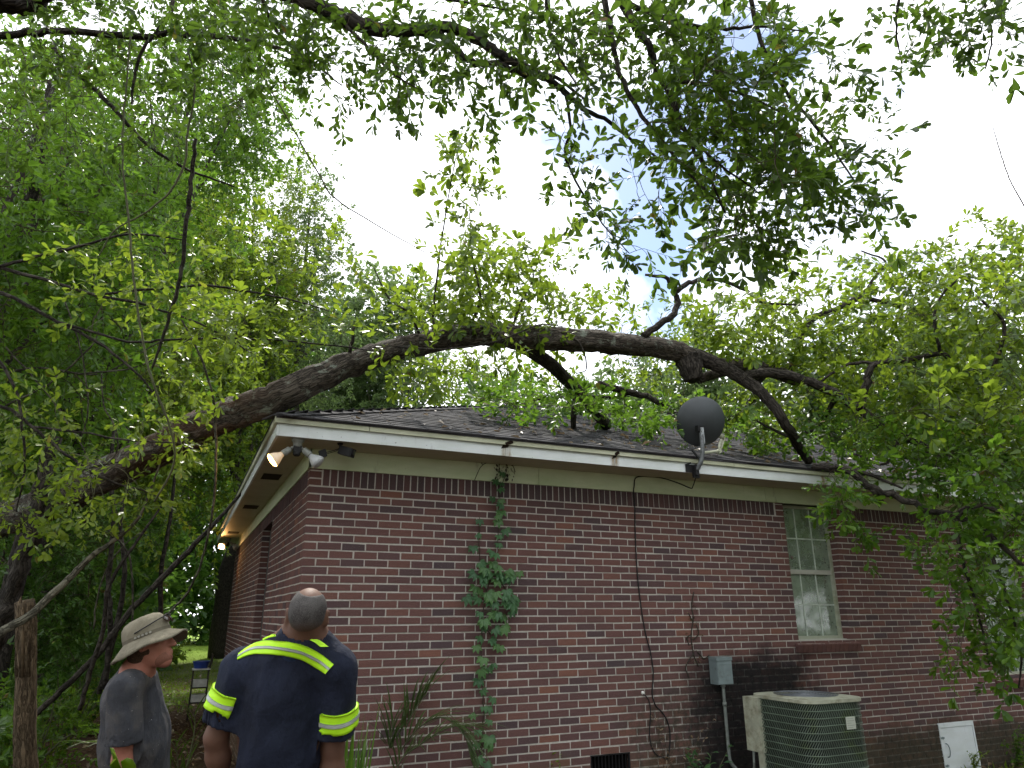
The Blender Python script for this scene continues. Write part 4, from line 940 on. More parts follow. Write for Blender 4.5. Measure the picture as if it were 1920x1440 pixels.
    bot = poly_px([(270, 606), (330, 580), (400, 562), (480, 562), (560, 566), (650, 574), (750, 598), (820, 632), (885, 672), (948, 712)], 40)
    def band(a, b, off, mat, nm, k=4):
        rows = []; dirs = []
        for w in np.linspace(a, b, k):
            px = top*(1-w)+bot*w; dd = np.array([nrm(ray(x, y)) for x, y in px]); rows.append(np.tile(CAM, (len(px), 1))+dd*1.6); dirs.append(dd)
        return drape(bv, np.array(rows), np.array(dirs), off, nm, mat, shirt)
    band(0, 1, .006, LIME, 'reflective_band', 9); band(.40, .60, .0095, SILV, 'silver_tape', 4)
    for pts_a, pts_b in (([(460, 440), (500, 418), (560, 410)], [(466, 456), (510, 436), (566, 424)]), ([(818, 450), (860, 470), (905, 505)], [(862, 440), (915, 465), (968, 505)])):
        A, B = poly_px(pts_a, 10), poly_px(pts_b, 10); rows, dirs = [], []
        for w in np.linspace(0, 1, 3):
            px = A*(1-w)+B*w; dd = np.array([nrm(ray(x, y)) for x, y in px]); rows.append(CAM+dd*1.6); dirs.append(dd)
        drape(bv, np.array(rows), np.array(dirs), .003, 'shoulder_band', LIME, shirt)
    for s_, e_, h_, sg in ((sL, eL, hL, -1), (sR, eR, hR, 1)):
        a = nrm(e_-s_); b1 = nrm(np.cross(a, f)); b2 = np.cross(a, b1); th = np.linspace(0, 2*math.pi, 37)
        ring = np.cos(th)[:, None]*b1+np.sin(th)[:, None]*b2; k0 = int(np.argmin(ring[:-1]@(r*sg))); ring = np.roll(ring[:-1], -k0, 0)[6:-5]
        for lo, hi, off, mat, nm in ((-.115-.022*(sg < 0), -.035-.022*(sg < 0), .011, LIME, 'sleeve_band'), (-.083-.022*(sg < 0), -.066-.022*(sg < 0), .0145, SILV, 'silver_tape')):
            rows = [h_+a*w+ring*.125 for w in np.linspace(lo, hi, 8)]; drape(bv, np.array(rows), np.array([-ring]*8), off, nm, mat, shirt)
    ft = Field(V(foot[0]-.45, foot[1]-.45, GZ-.06), V(foot[0]+.45, foot[1]+.45, pel[2]+.12), .011)
    hipc = V(pel[0], pel[1], .80); ft.cap(hipc+V(0, 0, .16), hipc+V(0, 0, .02), .165, .15, .06, f, 1.15)
    for sg in (-1, 1):
        hp = hipc+r*sg*.10; an = V(hipc[0], hipc[1], GZ+.08)+r*sg*.13+f*.02*sg; kn = (hp+an)/2+f*.03; ft.cap(hp, kn, .108, .082, .05); ft.cap(kn, an, .082, .075, .04)
    ft.folds(.004, 14, 8); ft.cut((0, 0, GZ+.02), (0, 0, -1)); link('trousers', ft.mesh('trousers'), fabric('navy_trousers', (.012, .014, .022), .2), t)
    fb_ = Field(V(foot[0]-.4, foot[1]-.4, GZ-.06), V(foot[0]+.4, foot[1]+.5, GZ+.2), .009)
    for sg in (-1, 1):
        an = V(hipc[0], hipc[1], GZ+.085)+r*sg*.13+f*.02*sg; fb_.cap(an+V(0, 0, .05), an-V(0, 0, .045), .058, .055, .02); fb_.cap(an-V(0, 0, .05), an-V(0, 0, .055)+f*.15, .055, .048, .03)
    fb_.cut((0, 0, GZ-.028), (0, 0, -1)); link('boots', fb_.mesh('boots'), plain('boot_leather', (.02, .017, .014), .6), t)
worker_in_navy()

def man_in_hat():
    D = 3.65
    f = nrm(cR*V(1, 1, 0)+V(.05, .12, 0)); f[2] = 0; f = nrm(f); up = V(0, 0, 1); r = np.cross(f, up)          # faces right in the picture; r points to his right, towards the camera
    hc = at(281, 1207, D); C7 = at(258, 1258, D); ch = at(250, 1312, D+.02); be = at(255, 1392, D+.02); pel = at(250, 1480, D+.02)
    sR, sL = at(236, 1290, D-.16), at(252, 1288, D+.19); eR = at(229, 1424, D-.20); eL = at(262, 1425, D+.25); wR = eR+V(0, 0, -.23)+f*.09; wL = eL+V(0, 0, -.23)+f*.10
    foot = V(pel[0], pel[1], GZ-.03)
    t = thing('person', 'man in profile wearing a khaki bucket hat and a dusty charcoal t-shirt', 'person', foot)
    SKIN = skin_mat('skin_reddish', (.34, .145, .10), (.26, .085, .06))
    hf = basis(f+V(0, 0, .18), up)
    fld = Field(V(foot[0]-.5, foot[1]-.5, GZ-.08), V(foot[0]+.5, foot[1]+.5, hc[2]+.18), .0085)
    P = head_field(fld, hc, hf, .98)
    fld.ell(P(0, .072, -.10), hf, V(.034, .030, .030), .02)
    fld.cap(C7, hc+V(0, 0, -.05)-f*.01, .058, .056, .03); fld.cap(C7+V(0, 0, -.03), ch, .08, .12, .06, f, 1.25); fld.cap(ch, be, .135, .14, .06, f, 1.15); fld.cap(be, pel, .14, .135, .06, f, 1.15)
    fld.cap(sL, C7, .06, .06, .05); fld.cap(sR, C7, .06, .06, .05)
    for s_, e_, w_, sg in ((sL, eL, wL, -1), (sR, eR, wR, 1)):
        fld.cap(s_, e_, .056, .044, .03); fld.cap(e_, e_+(w_-e_)*.35, .045, .046, .02); fld.cap(e_+(w_-e_)*.35, w_, .046, .029, .02); hand(fld, w_, w_-e_, -r*sg, sg > 0)
    legs_and_feet(fld, V(pel[0], pel[1], .80), r, f, GZ-.03, .09)
    link('body', fld.mesh('body'), SKIN, t)
    fh = Field(hc-.16, hc+.16, .0055); fh.ell(P(0, -.020, .0), hf, V(.081, .098, .088), .01); fh.ell(P(0, -.055, -.06), hf, V(.06, .045, .04), .03)
    fh.cut(P(0, .018, 0), hf[:, 1]); fh.folds(.004, 90, 3)
    for sg in (-1, 1): fh.ell(P(.085*sg, -.0, -.004), hf, V(.022, .03, .038), .004, 's')
    hm = N('hair_brown'); p = hm.pos(); hm.bsdf(hm.ramp(hm.noise(p, 180, 3, .7), (.35, (.018, .010, .007)), (.7, (.10, .055, .03))), .8, .2, normal=hm.bump(hm.noise(p, 220, 2), 1., .006)); link('hair', fh.mesh('hair'), hm.m, t)
    fe = Field(hc-.16, hc+.16, .0055); fe.ell(P(0, .055, -.078), hf, V(.052, .052, .046), .01); fe.ell(P(0, .105, -.055), hf, V(.035, .03, .022), .006, 's'); fe.cut(P(0, .02, 0), -hf[:, 1]); fe.cut(P(0, 0, -.048), hf[:, 2]-.5*hf[:, 1])
    st = N('stubble'); p = st.pos(); st.bsdf(st.ramp(st.noise(p, 260, 2), (.4, (.24, .10, .07)), (.7, (.15, .07, .045))), .7, .2); link('beard_stubble', fe.mesh('beard_stubble'), st.m, t)
    # t-shirt
    fs = Field(V(foot[0]-.5, foot[1]-.5, pel[2]-.16), V(foot[0]+.5, foot[1]+.5, C7[2]+.1), .0085)
    hR = sR+(eR-sR)*.76; hL = sL+(eL-sL)*.76
    fs.cap(C7+V(0, 0, -.03), ch-f*.005, .088, .135, .06, f, 1.2); fs.cap(ch-f*.01, be, .15, .162, .07, f, 1.08); fs.cap(be, pel+f*.01, .165, .165, .06, f, 1.05)
    for s_, h_, e_ in ((sL, hL, eL), (sR, hR, eR)): fs.cap(s_, C7+V(0, 0, -.015), .072, .066, .05); fs.cap(s_, h_+(e_-s_)*.15, .074, .086, .04)
    fs.folds(.0125, 14, 21)
    g = np.stack(np.meshgrid(*fs.ax, indexing='ij'), -1)
    for h_, e_, s_, sg in ((hL, eL, sL, -1), (hR, eR, sR, 1)):
        a = nrm(e_-s_); q = (g-h_)@a; side = ((g-s_)@(r*sg)) > -.062; rad = np.linalg.norm((g-h_)-q[..., None]*a, axis=-1)
        fs.d = np.where((rad < .13) & side & (g[..., 2] < ch[2]), np.maximum(fs.d, q), fs.d); core = rad-.066; fs.d = np.where((q > -.07) & side, np.maximum(fs.d, -core), fs.d)
    fs.cut(V(0, 0, pel[2]-.06), V(0, 0, -1)); nk = nrm(hc-C7+V(0, 0, .06)); fs.d = np.maximum(fs.d, -np.maximum(-((g-C7)@nk)+.002, np.linalg.norm((g-C7)-((g-C7)@nk)[..., None]*nk, axis=-1)-.10).astype(np.float32))
    me = fs.mesh('t_shirt'); shirt = link('t_shirt', me, fabric('charcoal_cotton', (.040, .042, .050), .2, speck=(.5, .5, .48), dusty=(.12, .105, .088)), t)
    fc = Field(C7-.16, C7+.16, .006); fc.cap(C7-nk*.02, C7+nk*.012, .078, .066, .01); gg = np.stack(np.meshgrid(*fc.ax, indexing='ij'), -1); fc.d = np.maximum(fc.d, -(np.linalg.norm((gg-C7)-((gg-C7)@nk)[..., None]*nk, axis=-1)-.0605).astype(np.float32)); fc.cut(C7+nk*.014, nk); fc.cut(C7-nk*.03, -nk)
    link('neckband', fc.mesh('neckband'), fabric('charcoal_rib', (.03, .031, .036), .2), t)
    mb = MB(); th = np.linspace(0, 2*math.pi, 40); b1 = f; b2 = np.cross(nk, f)
    for i, a in enumerate(th[:-1]):
        c = C7+nk*(.018)+(b1*math.cos(a)*.066+b2*math.sin(a)*.061)-nk*.03*max(0, math.cos(a)); lathe(mb, [(-.0045, .002), (0, .0048), (.0045, .002)], c, nk, 6)
    link('bead_necklace', mb.mesh('bead_necklace', True), plain('beads', (.5, .42, .38), .4, bump=0), t, 'stuff')
    # hat
    HAT = fabric('khaki_canvas', (.185, .165, .12), .14, dusty=(.12, .105, .078)); hu = nrm(up*1.0-f*.42); hfw = nrm(f+up*.42); hr = np.cross(hfw, hu)
    hb = hc+hu*.028-f*.004
    mb = MB(); n = 64; th = np.arange(n)*2*math.pi/n; rings = []
    gsd = np.random.default_rng(4)
    def ring(rx, ry, z, wob=0, wave=0, dx=0): 
        w = 1+wob*(np.sin(th*7+1)+.7*np.sin(th*12+z*60)); zz = z+wave*(np.sin(th*2+.3)*.8+np.sin(th*3+2.)*.5+.35*np.sin(th*5+1))
        return hb+np.outer(np.cos(th)*ry*w+dx, hfw)+np.outer(np.sin(th)*rx*w, hr)+np.outer(zz, hu)
    prof = [(.150, .186, -.048, .006, .016), (.151, .187, -.045, .006, .016), (.134, .162, -.030, .005, .010), (.116, .138, -.012, .003, .005), (.099, .116, .004, .002, 0), (.0965, .113, .016, .004, .001), (.0975, .114, .034, .008, .002), (.094, .110, .055, .011, .003), (.088, .103, .078, .012, .004), (.074, .087, .096, .012, .004), (.05, .06, .107, .008, .003), (.02, .024, .112, 0, .002)]
    R_ = [ring(a, b, c, d, e) for a, b, c, d, e in prof]; m_ = len(R_)
    vv = np.concatenate(R_); F = [(i*n+j, i*n+(j+1) % n, (i+1)*n+(j+1) % n, (i+1)*n+j) for i in range(m_-1) for j in range(n)]+[tuple((m_-1)*n+j for j in range(n))]
    mb.add(vv, F); inn = [ring(a-.003, b-.003, c-.004, d, e) for a, b, c, d, e in prof[:5]]; vi = np.concatenate(inn); mb.add(vi, [(i*n+j, (i+1)*n+j, (i+1)*n+(j+1) % n, i*n+(j+1) % n) for i in range(4) for j in range(n)])
    hat = link('bucket_hat', mb.mesh('bucket_hat', True), HAT, t)
    mb = MB(); Rb = [ring(.099, .1155, z, .003, .0) for z in (.004, .013, .022)]; mb.add(np.concatenate(Rb), [(i*n+j, i*n+(j+1) % n, (i+1)*n+(j+1) % n, (i+1)*n+j) for i in range(2) for j in range(n)]); link('hat_band', mb.mesh('hat_band', True), fabric('khaki_band', (.12, .105, .076), .12), hat)
    mb = MB()
    for a in np.linspace(1.15, 1.75, 5):
        c = hb+hfw*math.cos(a)*.1195+hr*math.sin(a)*.1025+hu*.014; lathe(mb, [(-.003, .006), (.003, .006)], c, hr, 8)
    link('eyelet', mb.mesh('eyelet'), plain('eyelet_metal', (.25, .24, .2), .4, bump=0), hat, 'stuff')
    # sunglasses pushed up on the hat
    sg_ = thing('sunglasses', 'dark sunglasses pushed up on the front of the khaki bucket hat', 'sunglasses', hb+hfw*.11)
    q = lambda a, k, z: hb+hfw*math.cos(a)*.112*k+hr*math.sin(a)*.098*k+hu*z
    for sg2 in (1, -1): mb = MB(); mb.tube(catmull([q(1.75*sg2, 1.05, .036), q(1.3*sg2, 1.09, .045), q(.85*sg2, 1.14, .058), q(.5*sg2, 1.16, .068)], 5), .0032, 6); link('temple', mb.mesh('temple', True), BLACK, sg_)
    for s in (1, -1):
        c = q(.28*s, 1.12, .058); d = nrm(hfw*math.cos(.28*s)*.9+hr*math.sin(.28*s)+hu*.25); mb = MB(); lathe(mb, [(-.004, .021), (.0, .0235), (.004, .019), (.006, .004)], c, d, 18); link('lens', mb.mesh('lens', True), plain('brown_lens', (.03, .014, .009), .12, .8, bump=0), sg_)
    mb = MB(); mb.tube(catmull([q(.5, 1.16, .068), q(.25, 1.15, .077), q(0, 1.15, .070), q(-.25, 1.15, .077), q(-.5, 1.16, .068)], 4), .0034, 6); link('rim', mb.mesh('rim', True), BLACK, sg_)
    ft = Field(V(foot[0]-.45, foot[1]-.45, GZ-.06), V(foot[0]+.45, foot[1]+.45, pel[2]+.1), .011); hipc = V(pel[0], pel[1], .80); ft.cap(hipc+V(0, 0, .12), hipc+V(0, 0, .02), .145, .14, .06, f, 1.1)
    for sg in (-1, 1):
        hp = hipc+r*sg*.09; an = V(hipc[0], hipc[1], GZ+.08)+r*sg*.12+f*.02*sg; kn = (hp+an)/2+f*.03; ft.cap(hp, kn, .10, .076, .05); ft.cap(kn, an, .076, .07, .04)
    ft.folds(.004, 14, 9); ft.cut((0, 0, GZ+.02), (0, 0, -1)); link('trousers', ft.mesh('trousers'), fabric('dusty_trousers', (.06, .06, .065), .2, dusty=(.12, .10, .08)), t)
    fb_ = Field(V(foot[0]-.4, foot[1]-.5, GZ-.06), V(foot[0]+.5, foot[1]+.4, GZ+.2), .009)
    for sg in (-1, 1):
        an = V(hipc[0], hipc[1], GZ+.085)+r*sg*.12+f*.02*sg; fb_.cap(an+V(0, 0, .05), an-V(0, 0, .045), .055, .052, .02); fb_.cap(an-V(0, 0, .05), an-V(0, 0, .055)+f*.15, .052, .045, .03)
    fb_.cut((0, 0, GZ-.028), (0, 0, -1)); link('boots', fb_.mesh('boots'), plain('work_boot', (.09, .06, .035), .7), t)
man_in_hat()

# ================================================================== VEGETATION
T_OAK = [spray_template(15, 6, .95, .34, seed=k) for k in range(5)]
T_LOOSE = [spray_template(14, 4, .9, .27, seed=20+k) for k in range(5)]
T_FINE = [spray_template(20, 5, 1.0, .22, seed=40+k) for k in range(5)]
T_FAR = [spray_template(15, 4, 1.1, .36, seed=60+k) for k in range(5)]
LEAFV = {}
def leaf_variant(kind, t, mat):
    key = (kind, int(min(.999, max(0, t))*8), mat.name)
    if key not in LEAFV:
        v, f = LT[kind]; m = MB(); m.add(v, f, (key[1]+.5)/8); me = m.mesh('leaf', kind == 'oak'); me.materials.append(mat); LEAFV[key] = me
    return LEAFV[key]
class Plant:
    def __init__(s, t): s.t = t; s.nodes = []
    def limb(s, name, pts, rad, mat, n=6, sides=10, rough=.07, wob=.0, parent=None, smooth=True):
        pts = np.array(pts, float); rad = np.atleast_1d(np.array(rad, float))
        P = catmull(pts, n) if smooth else pts
        R = np.interp(np.linspace(0, 1, len(P)), np.linspace(0, 1, len(rad)), rad) if len(rad) > 1 else np.full(len(P), rad[0])
        if wob: P = P + rng.normal(0, 1, P.shape)*np.minimum(R, .05)[:, None]*wob
        o = link(name, bark_tube(name, P, R, sides, rough, int(rng.integers(1, 999))), mat, parent or s.t); s.nodes.append(P); return o
    def foliage(s, pos, scale, tmpl, kind, mat, twigmat, nparts=0, tone=.45, spread=.18, droop=.3, out=.8, twig_r=.004, name='foliage'):
        pos = np.array(pos, float); N_ = len(pos)
        nodes = np.concatenate(s.nodes); base = len(nodes)
        near = np.array([np.min(((nodes-p)**2).sum(1)) for p in pos]); order = np.argsort(near); pos = pos[order]
        buf = np.zeros((base+N_*2, 3)); buf[:base] = nodes; cnt = base; link_to = np.zeros((N_, 3))
        for i, p in enumerate(pos):
            d2 = ((buf[:cnt]-p)**2).sum(1); j = int(np.argmin(d2)); link_to[i] = buf[j]; buf[cnt] = p; buf[cnt+1] = (p+buf[j])/2; cnt += 2
        vec = pos-link_to; L = np.linalg.norm(vec, axis=1)
        d = vec/(L[:, None]+1e-9)*out+rng.normal(0, .55, (N_, 3)); d[:, 2] -= droop; d /= np.linalg.norm(d, axis=1)[:, None]
        sc = scale*rng.uniform(.7, 1.25, N_)
        M, ID, TW = make_sprays(pos, d, sc, tmpl)
        t_s = rng.normal(tone, spread, N_); tint = np.clip(t_s[ID]+rng.normal(0, .14, len(ID)), 0, .96); odd = rng.random(len(ID)) < .006; tint[odd] = 1.
        mid = (pos+link_to)/2+rng.normal(0, .10, (N_, 3))*L[:, None]; mid[:, 2] += .06*L
        q = np.linspace(0, 1, 3 if kind == 'simple' else 5)[None, :, None]; con = (1-q)**2*link_to[:, None]+2*q*(1-q)*mid[:, None]+q*q*pos[:, None]
        r0 = np.clip(twig_r*(.6+L*1.2), twig_r*.6, twig_r*3)
        tm = twig_mesh('twigs', con, r0, .6); link('twigs', tm, twigmat, s.t, 'stuff')
        link('sprigs', twig_mesh('sprigs', TW[:, ::3] if kind == 'simple' else TW, twig_r*.55, .4), twigmat, s.t, 'stuff')
        keep = np.ones(len(M), bool)
        if nparts:
            c = M[:, :3, 3]-CAM; dep = c@cF; px = 960+FPX*(c@cR)/dep; py = 720-FPX*(c@cU)/dep
            ok = (dep > .3) & (px > 5) & (px < 1915) & (py > 5) & (py < 1435); score = np.where(ok, np.linalg.norm(M[:, :3, 0], axis=1)/np.maximum(dep, .3), 0)
            top = np.argsort(-score)[:nparts]; keep[top] = False
            for i in top:
                o = bpy.data.objects.new('leaf', leaf_variant(kind, tint[i], mat)); COL.objects.link(o); o.parent = s.t; o.matrix_parent_inverse = Matrix.Translation(-s.t.location)
                o.matrix_basis = Matrix([list(r) for r in M[i]])
        link(name, leaf_mesh(name, M[keep], kind, tint[keep]), mat, s.t, 'stuff')
def blob_points(blobs, dspread=.35, mult=1.0):
    """points spread round centres given as (px, py, rx, ry, n, depth[, depth spread])"""
    out = []
    for b in blobs:
        px, py, rx, ry, n, d = b[:6]; ds = b[6] if len(b) > 6 else dspread; n = max(1, int(round(n*mult)))
        for _ in range(n):
            a, q = rng.uniform(0, 2*math.pi), math.sqrt(rng.uniform(0, 1)); out.append(at(px+rx*1.05*q*math.cos(a), py+ry*1.05*q*math.sin(a), d+rng.normal(0, ds)))
    return out
def PX(*pts): return [at(*p) for p in pts]

# ---- the fallen tree over the roof
def roof_at(px, py, lift=.05): return on_plane(px, py, (0, -RS, 1), RZ0-RS*RY0+lift)
def fallen_tree():
    tr = PX((-60, 1010, 8.2), (60, 957, 7.6), (160, 910, 7.1), (250, 868, 6.75), (330, 822, 6.45), (400, 788, 6.3), (510, 752, 6.12), (600, 708, 6.3), (700, 668, 6.6), (790, 643, 6.9), (880, 628, 7.2), (960, 632, 7.5), (1050, 636, 7.7), (1150, 643, 7.95), (1250, 655, 8.2), (1310, 674, 8.3))
    base = V(-4.6, 4.6, .05); mid = (base+tr[0])/2+V(.1, -.1, .05)
    t = thing('fallen_tree', 'big fallen oak lying across the roof corner with its crown over the eaves', 'tree', base)
    P = Plant(t)
    P.limb('trunk', [base+V(-.25, .3, -.25), base, mid]+tr, [.27, .22, .20, .19, .18, .17, .16, .152, .144, .132, .124, .110, .110, .115, .125, .128, .118, .118, .10], BARK, 8, 26, .10, .12)
    e = roof_at(1138, 798, .07); s_ = tr[11]+V(.08, 0, -.05); lerp = lambda k: s_+(e-s_)*k
    P.limb('branch', [s_, lerp(.3)+V(0, 0, .10), lerp(.65)+V(0, 0, .08), e], [.085, .078, .07, .075], BARK_DARK, 6, 12, .08, .1)
    kn = lerp(.6); P.limb('branch', [kn, kn+V(.15, .3, -.35), roof_at(1125, 788, .05)], [.04, .03, .02], BARK_DARK, 5, 8)
    P.limb('branch', PX((1292, 672, 8.28), (1297, 694, 8.2), (1301, 714, 8.15)), [.15, .125, .085], BARK_DARK, 6, 16, .22)
    P.limb('branch', PX((1310, 712, 8.3), (1330, 704, 8.5), (1352, 700, 8.7)), [.05, .06, .05], BARK, 5, 10)
    e2 = roof_at(1518, 866, .05); d2 = (e2-CAM)@cF
    P.limb('branch', PX((1300, 668, 8.3), (1352, 687, 8.2), (1402, 716, 8.05), (1442, 752, 7.9), (1475, 800, 7.85))+[at(1503, 846, d2-.02), e2], [.095, .085, .07, .06, .055, .05, .05], BARK_DARK, 6, 12, .08, .1)
    P.limb('branch', PX((1345, 686, 8.3), (1400, 686, 8.4), (1450, 696, 8.5), (1512, 720, 8.6)), [.08, .088, .085, .075], BARK, 6, 14, .08)
    P.limb('branch', PX((1392, 708, 8.1), (1450, 699, 8.1), (1510, 712, 8.0), (1575, 742, 7.9), (1640, 790, 7.8), (1690, 818, 7.7), (1735, 838, 7.6), (1790, 872, 7.4)), [.055, .055, .055, .052, .045, .035, .03, .02], BARK_DARK, 6, 10, .08, .2)
    sub = [([(1612, 768, 7.85), (1626, 715, 7.8), (1640, 682, 7.8), (1700, 675, 7.8), (1765, 664, 7.75), (1800, 690, 7.7), (1860, 696, 7.6)], [.04, .042, .035, .03, .028, .022, .016]), ([(1640, 682, 7.8), (1600, 680, 7.9), (1560, 700, 7.95), (1540, 715, 8.)], [.02, .018, .015, .014]), ([(1765, 664, 7.75), (1752, 610, 7.7), (1762, 560, 7.7), (1800, 520, 7.6)], [.02, .017, .013, .01]), ([(1860, 696, 7.6), (1880, 640, 7.5), (1878, 600, 7.5), (1830, 555, 7.5)], [.022, .02, .018, .012]),
           ([(1205, 632, 8.05), (1245, 602, 8.1), (1270, 574, 8.2), (1268, 546, 8.2), (1300, 528, 8.3), (1345, 524, 8.4), (1400, 545, 8.5), (1430, 567, 8.6), (1500, 572, 8.6)], [.042, .04, .036, .034, .028, .024, .02, .016, .012]), ([(1268, 546, 8.2), (1245, 520, 8.1), (1210, 515, 8.1)], [.028, .022, .014]), ([(1480, 708, 8.5), (1512, 610, 8.9), (1560, 582, 9.1), (1612, 561, 9.2), (1680, 574, 9.2), (1740, 600, 9.1), (1800, 630, 9.)], [.03, .04, .036, .034, .028, .022, .014]), ([(1612, 561, 9.2), (1640, 520, 9.2), (1660, 490, 9.2), (1615, 470, 9.3)], [.022, .018, .014, .01]),
           ([(1524, 872, 7.3), (1560, 877, 7.2), (1598, 885, 7.05), (1636, 916, 6.95), (1684, 930, 6.9), (1737, 955, 6.8), (1790, 967, 6.7), (1852, 1001, 6.6), (1885, 1030, 6.55), (1950, 1090, 6.4)], [.034, .036, .036, .034, .032, .030, .028, .025, .021, .017]), ([(1555, 876, 7.15), (1600, 880, 7.1), (1650, 898, 7.05), (1693, 916, 7.)], [.024, .02, .016, .01]), ([(1636, 916, 6.95), (1648, 934, 6.95), (1652, 940, 6.95)], [.03, .024, .018]), ([(1790, 967, 6.7), (1803, 1040, 6.55), (1822, 1110, 6.45), (1842, 1180, 6.4), (1856, 1250, 6.4)], [.018, .016, .012, .010, .006]), ([(1852, 1001, 6.6), (1870, 1070, 6.45), (1900, 1160, 6.3), (1915, 1230, 6.25), (1910, 1290, 6.2)], [.018, .016, .012, .010, .006]), ([(1789, 967, 6.7), (1830, 950, 6.6), (1880, 962, 6.5), (1940, 990, 6.4)], [.03, .026, .02, .016]), ([(1735, 838, 7.6), (1757, 880, 7.5), (1760, 930, 7.4), (1745, 950, 7.2)], [.025, .022, .018, .012]),
           ([(650, 680, 6.5), (660, 640, 6.4), (664, 608, 6.4)], [.02, .016, .012]), ([(812, 638, 7.0), (815, 560, 6.95), (828, 450, 6.9), (848, 330, 6.8), (866, 245, 6.7)], [.014, .011, .008, .006, .004]), ([(880, 615, 7.2), (900, 560, 7.1), (885, 480, 7.0), (880, 400, 7.0)], [.018, .014, .009, .005]), ([(960, 622, 7.5), (975, 570, 7.4), (1000, 520, 7.4), (985, 470, 7.4)], [.016, .012, .008, .005]), ([(790, 640, 6.9), (770, 590, 6.8), (730, 560, 6.7), (700, 500, 6.7)], [.014, .012, .009, .005]), ([(1050, 625, 7.7), (1085, 640, 7.6), (1100, 690, 7.5), (1080, 700, 7.5)], [.012, .01, .007, .005]), ([(745, 650, 6.6), (830, 655, 6.5), (930, 640, 6.6), (1010, 610, 6.8), (1055, 612, 6.9)], [.009, .009, .008, .006, .004]), ([(1120, 720, 9.0), (1200, 740, 9.2), (1260, 770, 9.0), (1300, 800, 8.8)], [.05, .04, .03, .02]), ([(1200, 738, 9.2), (1150, 745, 9.2), (1090, 742, 9.0), (1000, 750, 9.2)], [.03, .025, .018, .012]), ([(1430, 700, 8.4), (1400, 770, 9.0), (1320, 790, 9.2), (1250, 775, 9.4)], [.05, .045, .035, .02]), ([(1570, 740, 7.9), (1540, 790, 8.2), (1490, 820, 8.2), (1420, 790, 8.4)], [.03, .025, .02, .012]), ([(1690, 818, 7.7), (1660, 870, 7.5), (1600, 850, 7.6)], [.02, .015, .01])]
    for pts, r in sub: P.limb('branch', PX(*pts), r, BARK_DARK, 5, 8, .08, .25)
    blobs = [(860, 585, 80, 40, 20, 7.5), (930, 550, 80, 55, 26, 7.7), (1005, 570, 60, 50, 20, 8.0), (880, 505, 60, 45, 16, 7.0), (965, 490, 70, 40, 18, 7.3), (870, 420, 28, 40, 8, 6.95), (895, 375, 22, 28, 5, 7.), (866, 250, 10, 25, 6, 6.7, .05), (852, 320, 10, 25, 3, 6.8, .05), (790, 570, 55, 50, 16, 7.2), (745, 645, 25, 30, 4, 6.3, .1), (800, 650, 60, 40, 6, 6.4, .1), (800, 715, 60, 35, 18, 10.5), (860, 700, 60, 40, 20, 10.5), (910, 715, 60, 40, 24, 11), (980, 700, 50, 30, 12, 11), (1050, 722, 40, 30, 14, 11), (935, 640, 35, 22, 4, 6.7, .1), (1050, 600, 50, 30, 10, 7.9),
             (1150, 600, 45, 40, 12, 8.3), (1220, 690, 60, 40, 20, 9.2), (1310, 610, 80, 40, 20, 8.6), (1390, 575, 70, 40, 20, 8.7), (1400, 640, 80, 45, 34, 8.7), (1490, 560, 70, 45, 24, 8.9), (1500, 650, 80, 45, 36, 8.8), (1420, 765, 80, 45, 36, 8.8), (1560, 690, 80, 60, 36, 8.6), (1600, 620, 80, 50, 34, 9.), (1680, 570, 80, 55, 34, 9.), (1640, 500, 60, 35, 16, 9.2), (1740, 510, 80, 50, 28, 8.8), (1850, 470, 80, 60, 30, 8.4), (1800, 570, 90, 60, 40, 8.), (1885, 610, 60, 80, 34, 7.6), (1740, 640, 80, 60, 40, 7.9), (1800, 740, 90, 60, 44, 7.6), (1885, 780, 60, 80, 40, 7.2), (1660, 760, 80, 50, 34, 7.9), (1580, 810, 90, 45, 34, 8.2), (1700, 850, 90, 45, 36, 7.6), (1810, 870, 80, 60, 40, 7.3), (1890, 930, 50, 80, 44, 6.8), (1830, 940, 50, 30, 16, 6.8), (1900, 1000, 30, 40, 14, 6.6),
             (1575, 900, 25, 25, 8, 7.0, .1), (1582, 945, 22, 28, 9, 6.95, .1), (1600, 985, 14, 22, 4, 6.95, .1), (1805, 1040, 45, 50, 18, 6.5), (1865, 1080, 50, 70, 24, 6.4), (1825, 1140, 40, 45, 15, 6.4), (1890, 1170, 35, 55, 16, 6.3), (1800, 1205, 35, 30, 7, 6.4), (1885, 1250, 25, 35, 6, 6.3, .1), (1770, 900, 40, 60, 16, 7.2), (1740, 1000, 30, 30, 5, 6.8)]
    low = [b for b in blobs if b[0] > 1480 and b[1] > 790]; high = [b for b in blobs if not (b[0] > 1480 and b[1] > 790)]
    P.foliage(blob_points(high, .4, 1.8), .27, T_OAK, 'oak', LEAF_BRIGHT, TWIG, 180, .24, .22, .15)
    P.foliage(blob_points(low, .35, 1.6), .25, T_OAK, 'oak', LEAF_MID, TWIG, 110, .5, .24, .15, name='shade_tinted_foliage')  # shade under the crown put into the leaves as a darker green
    # leafy tops crushed down on the roof
    rp = []
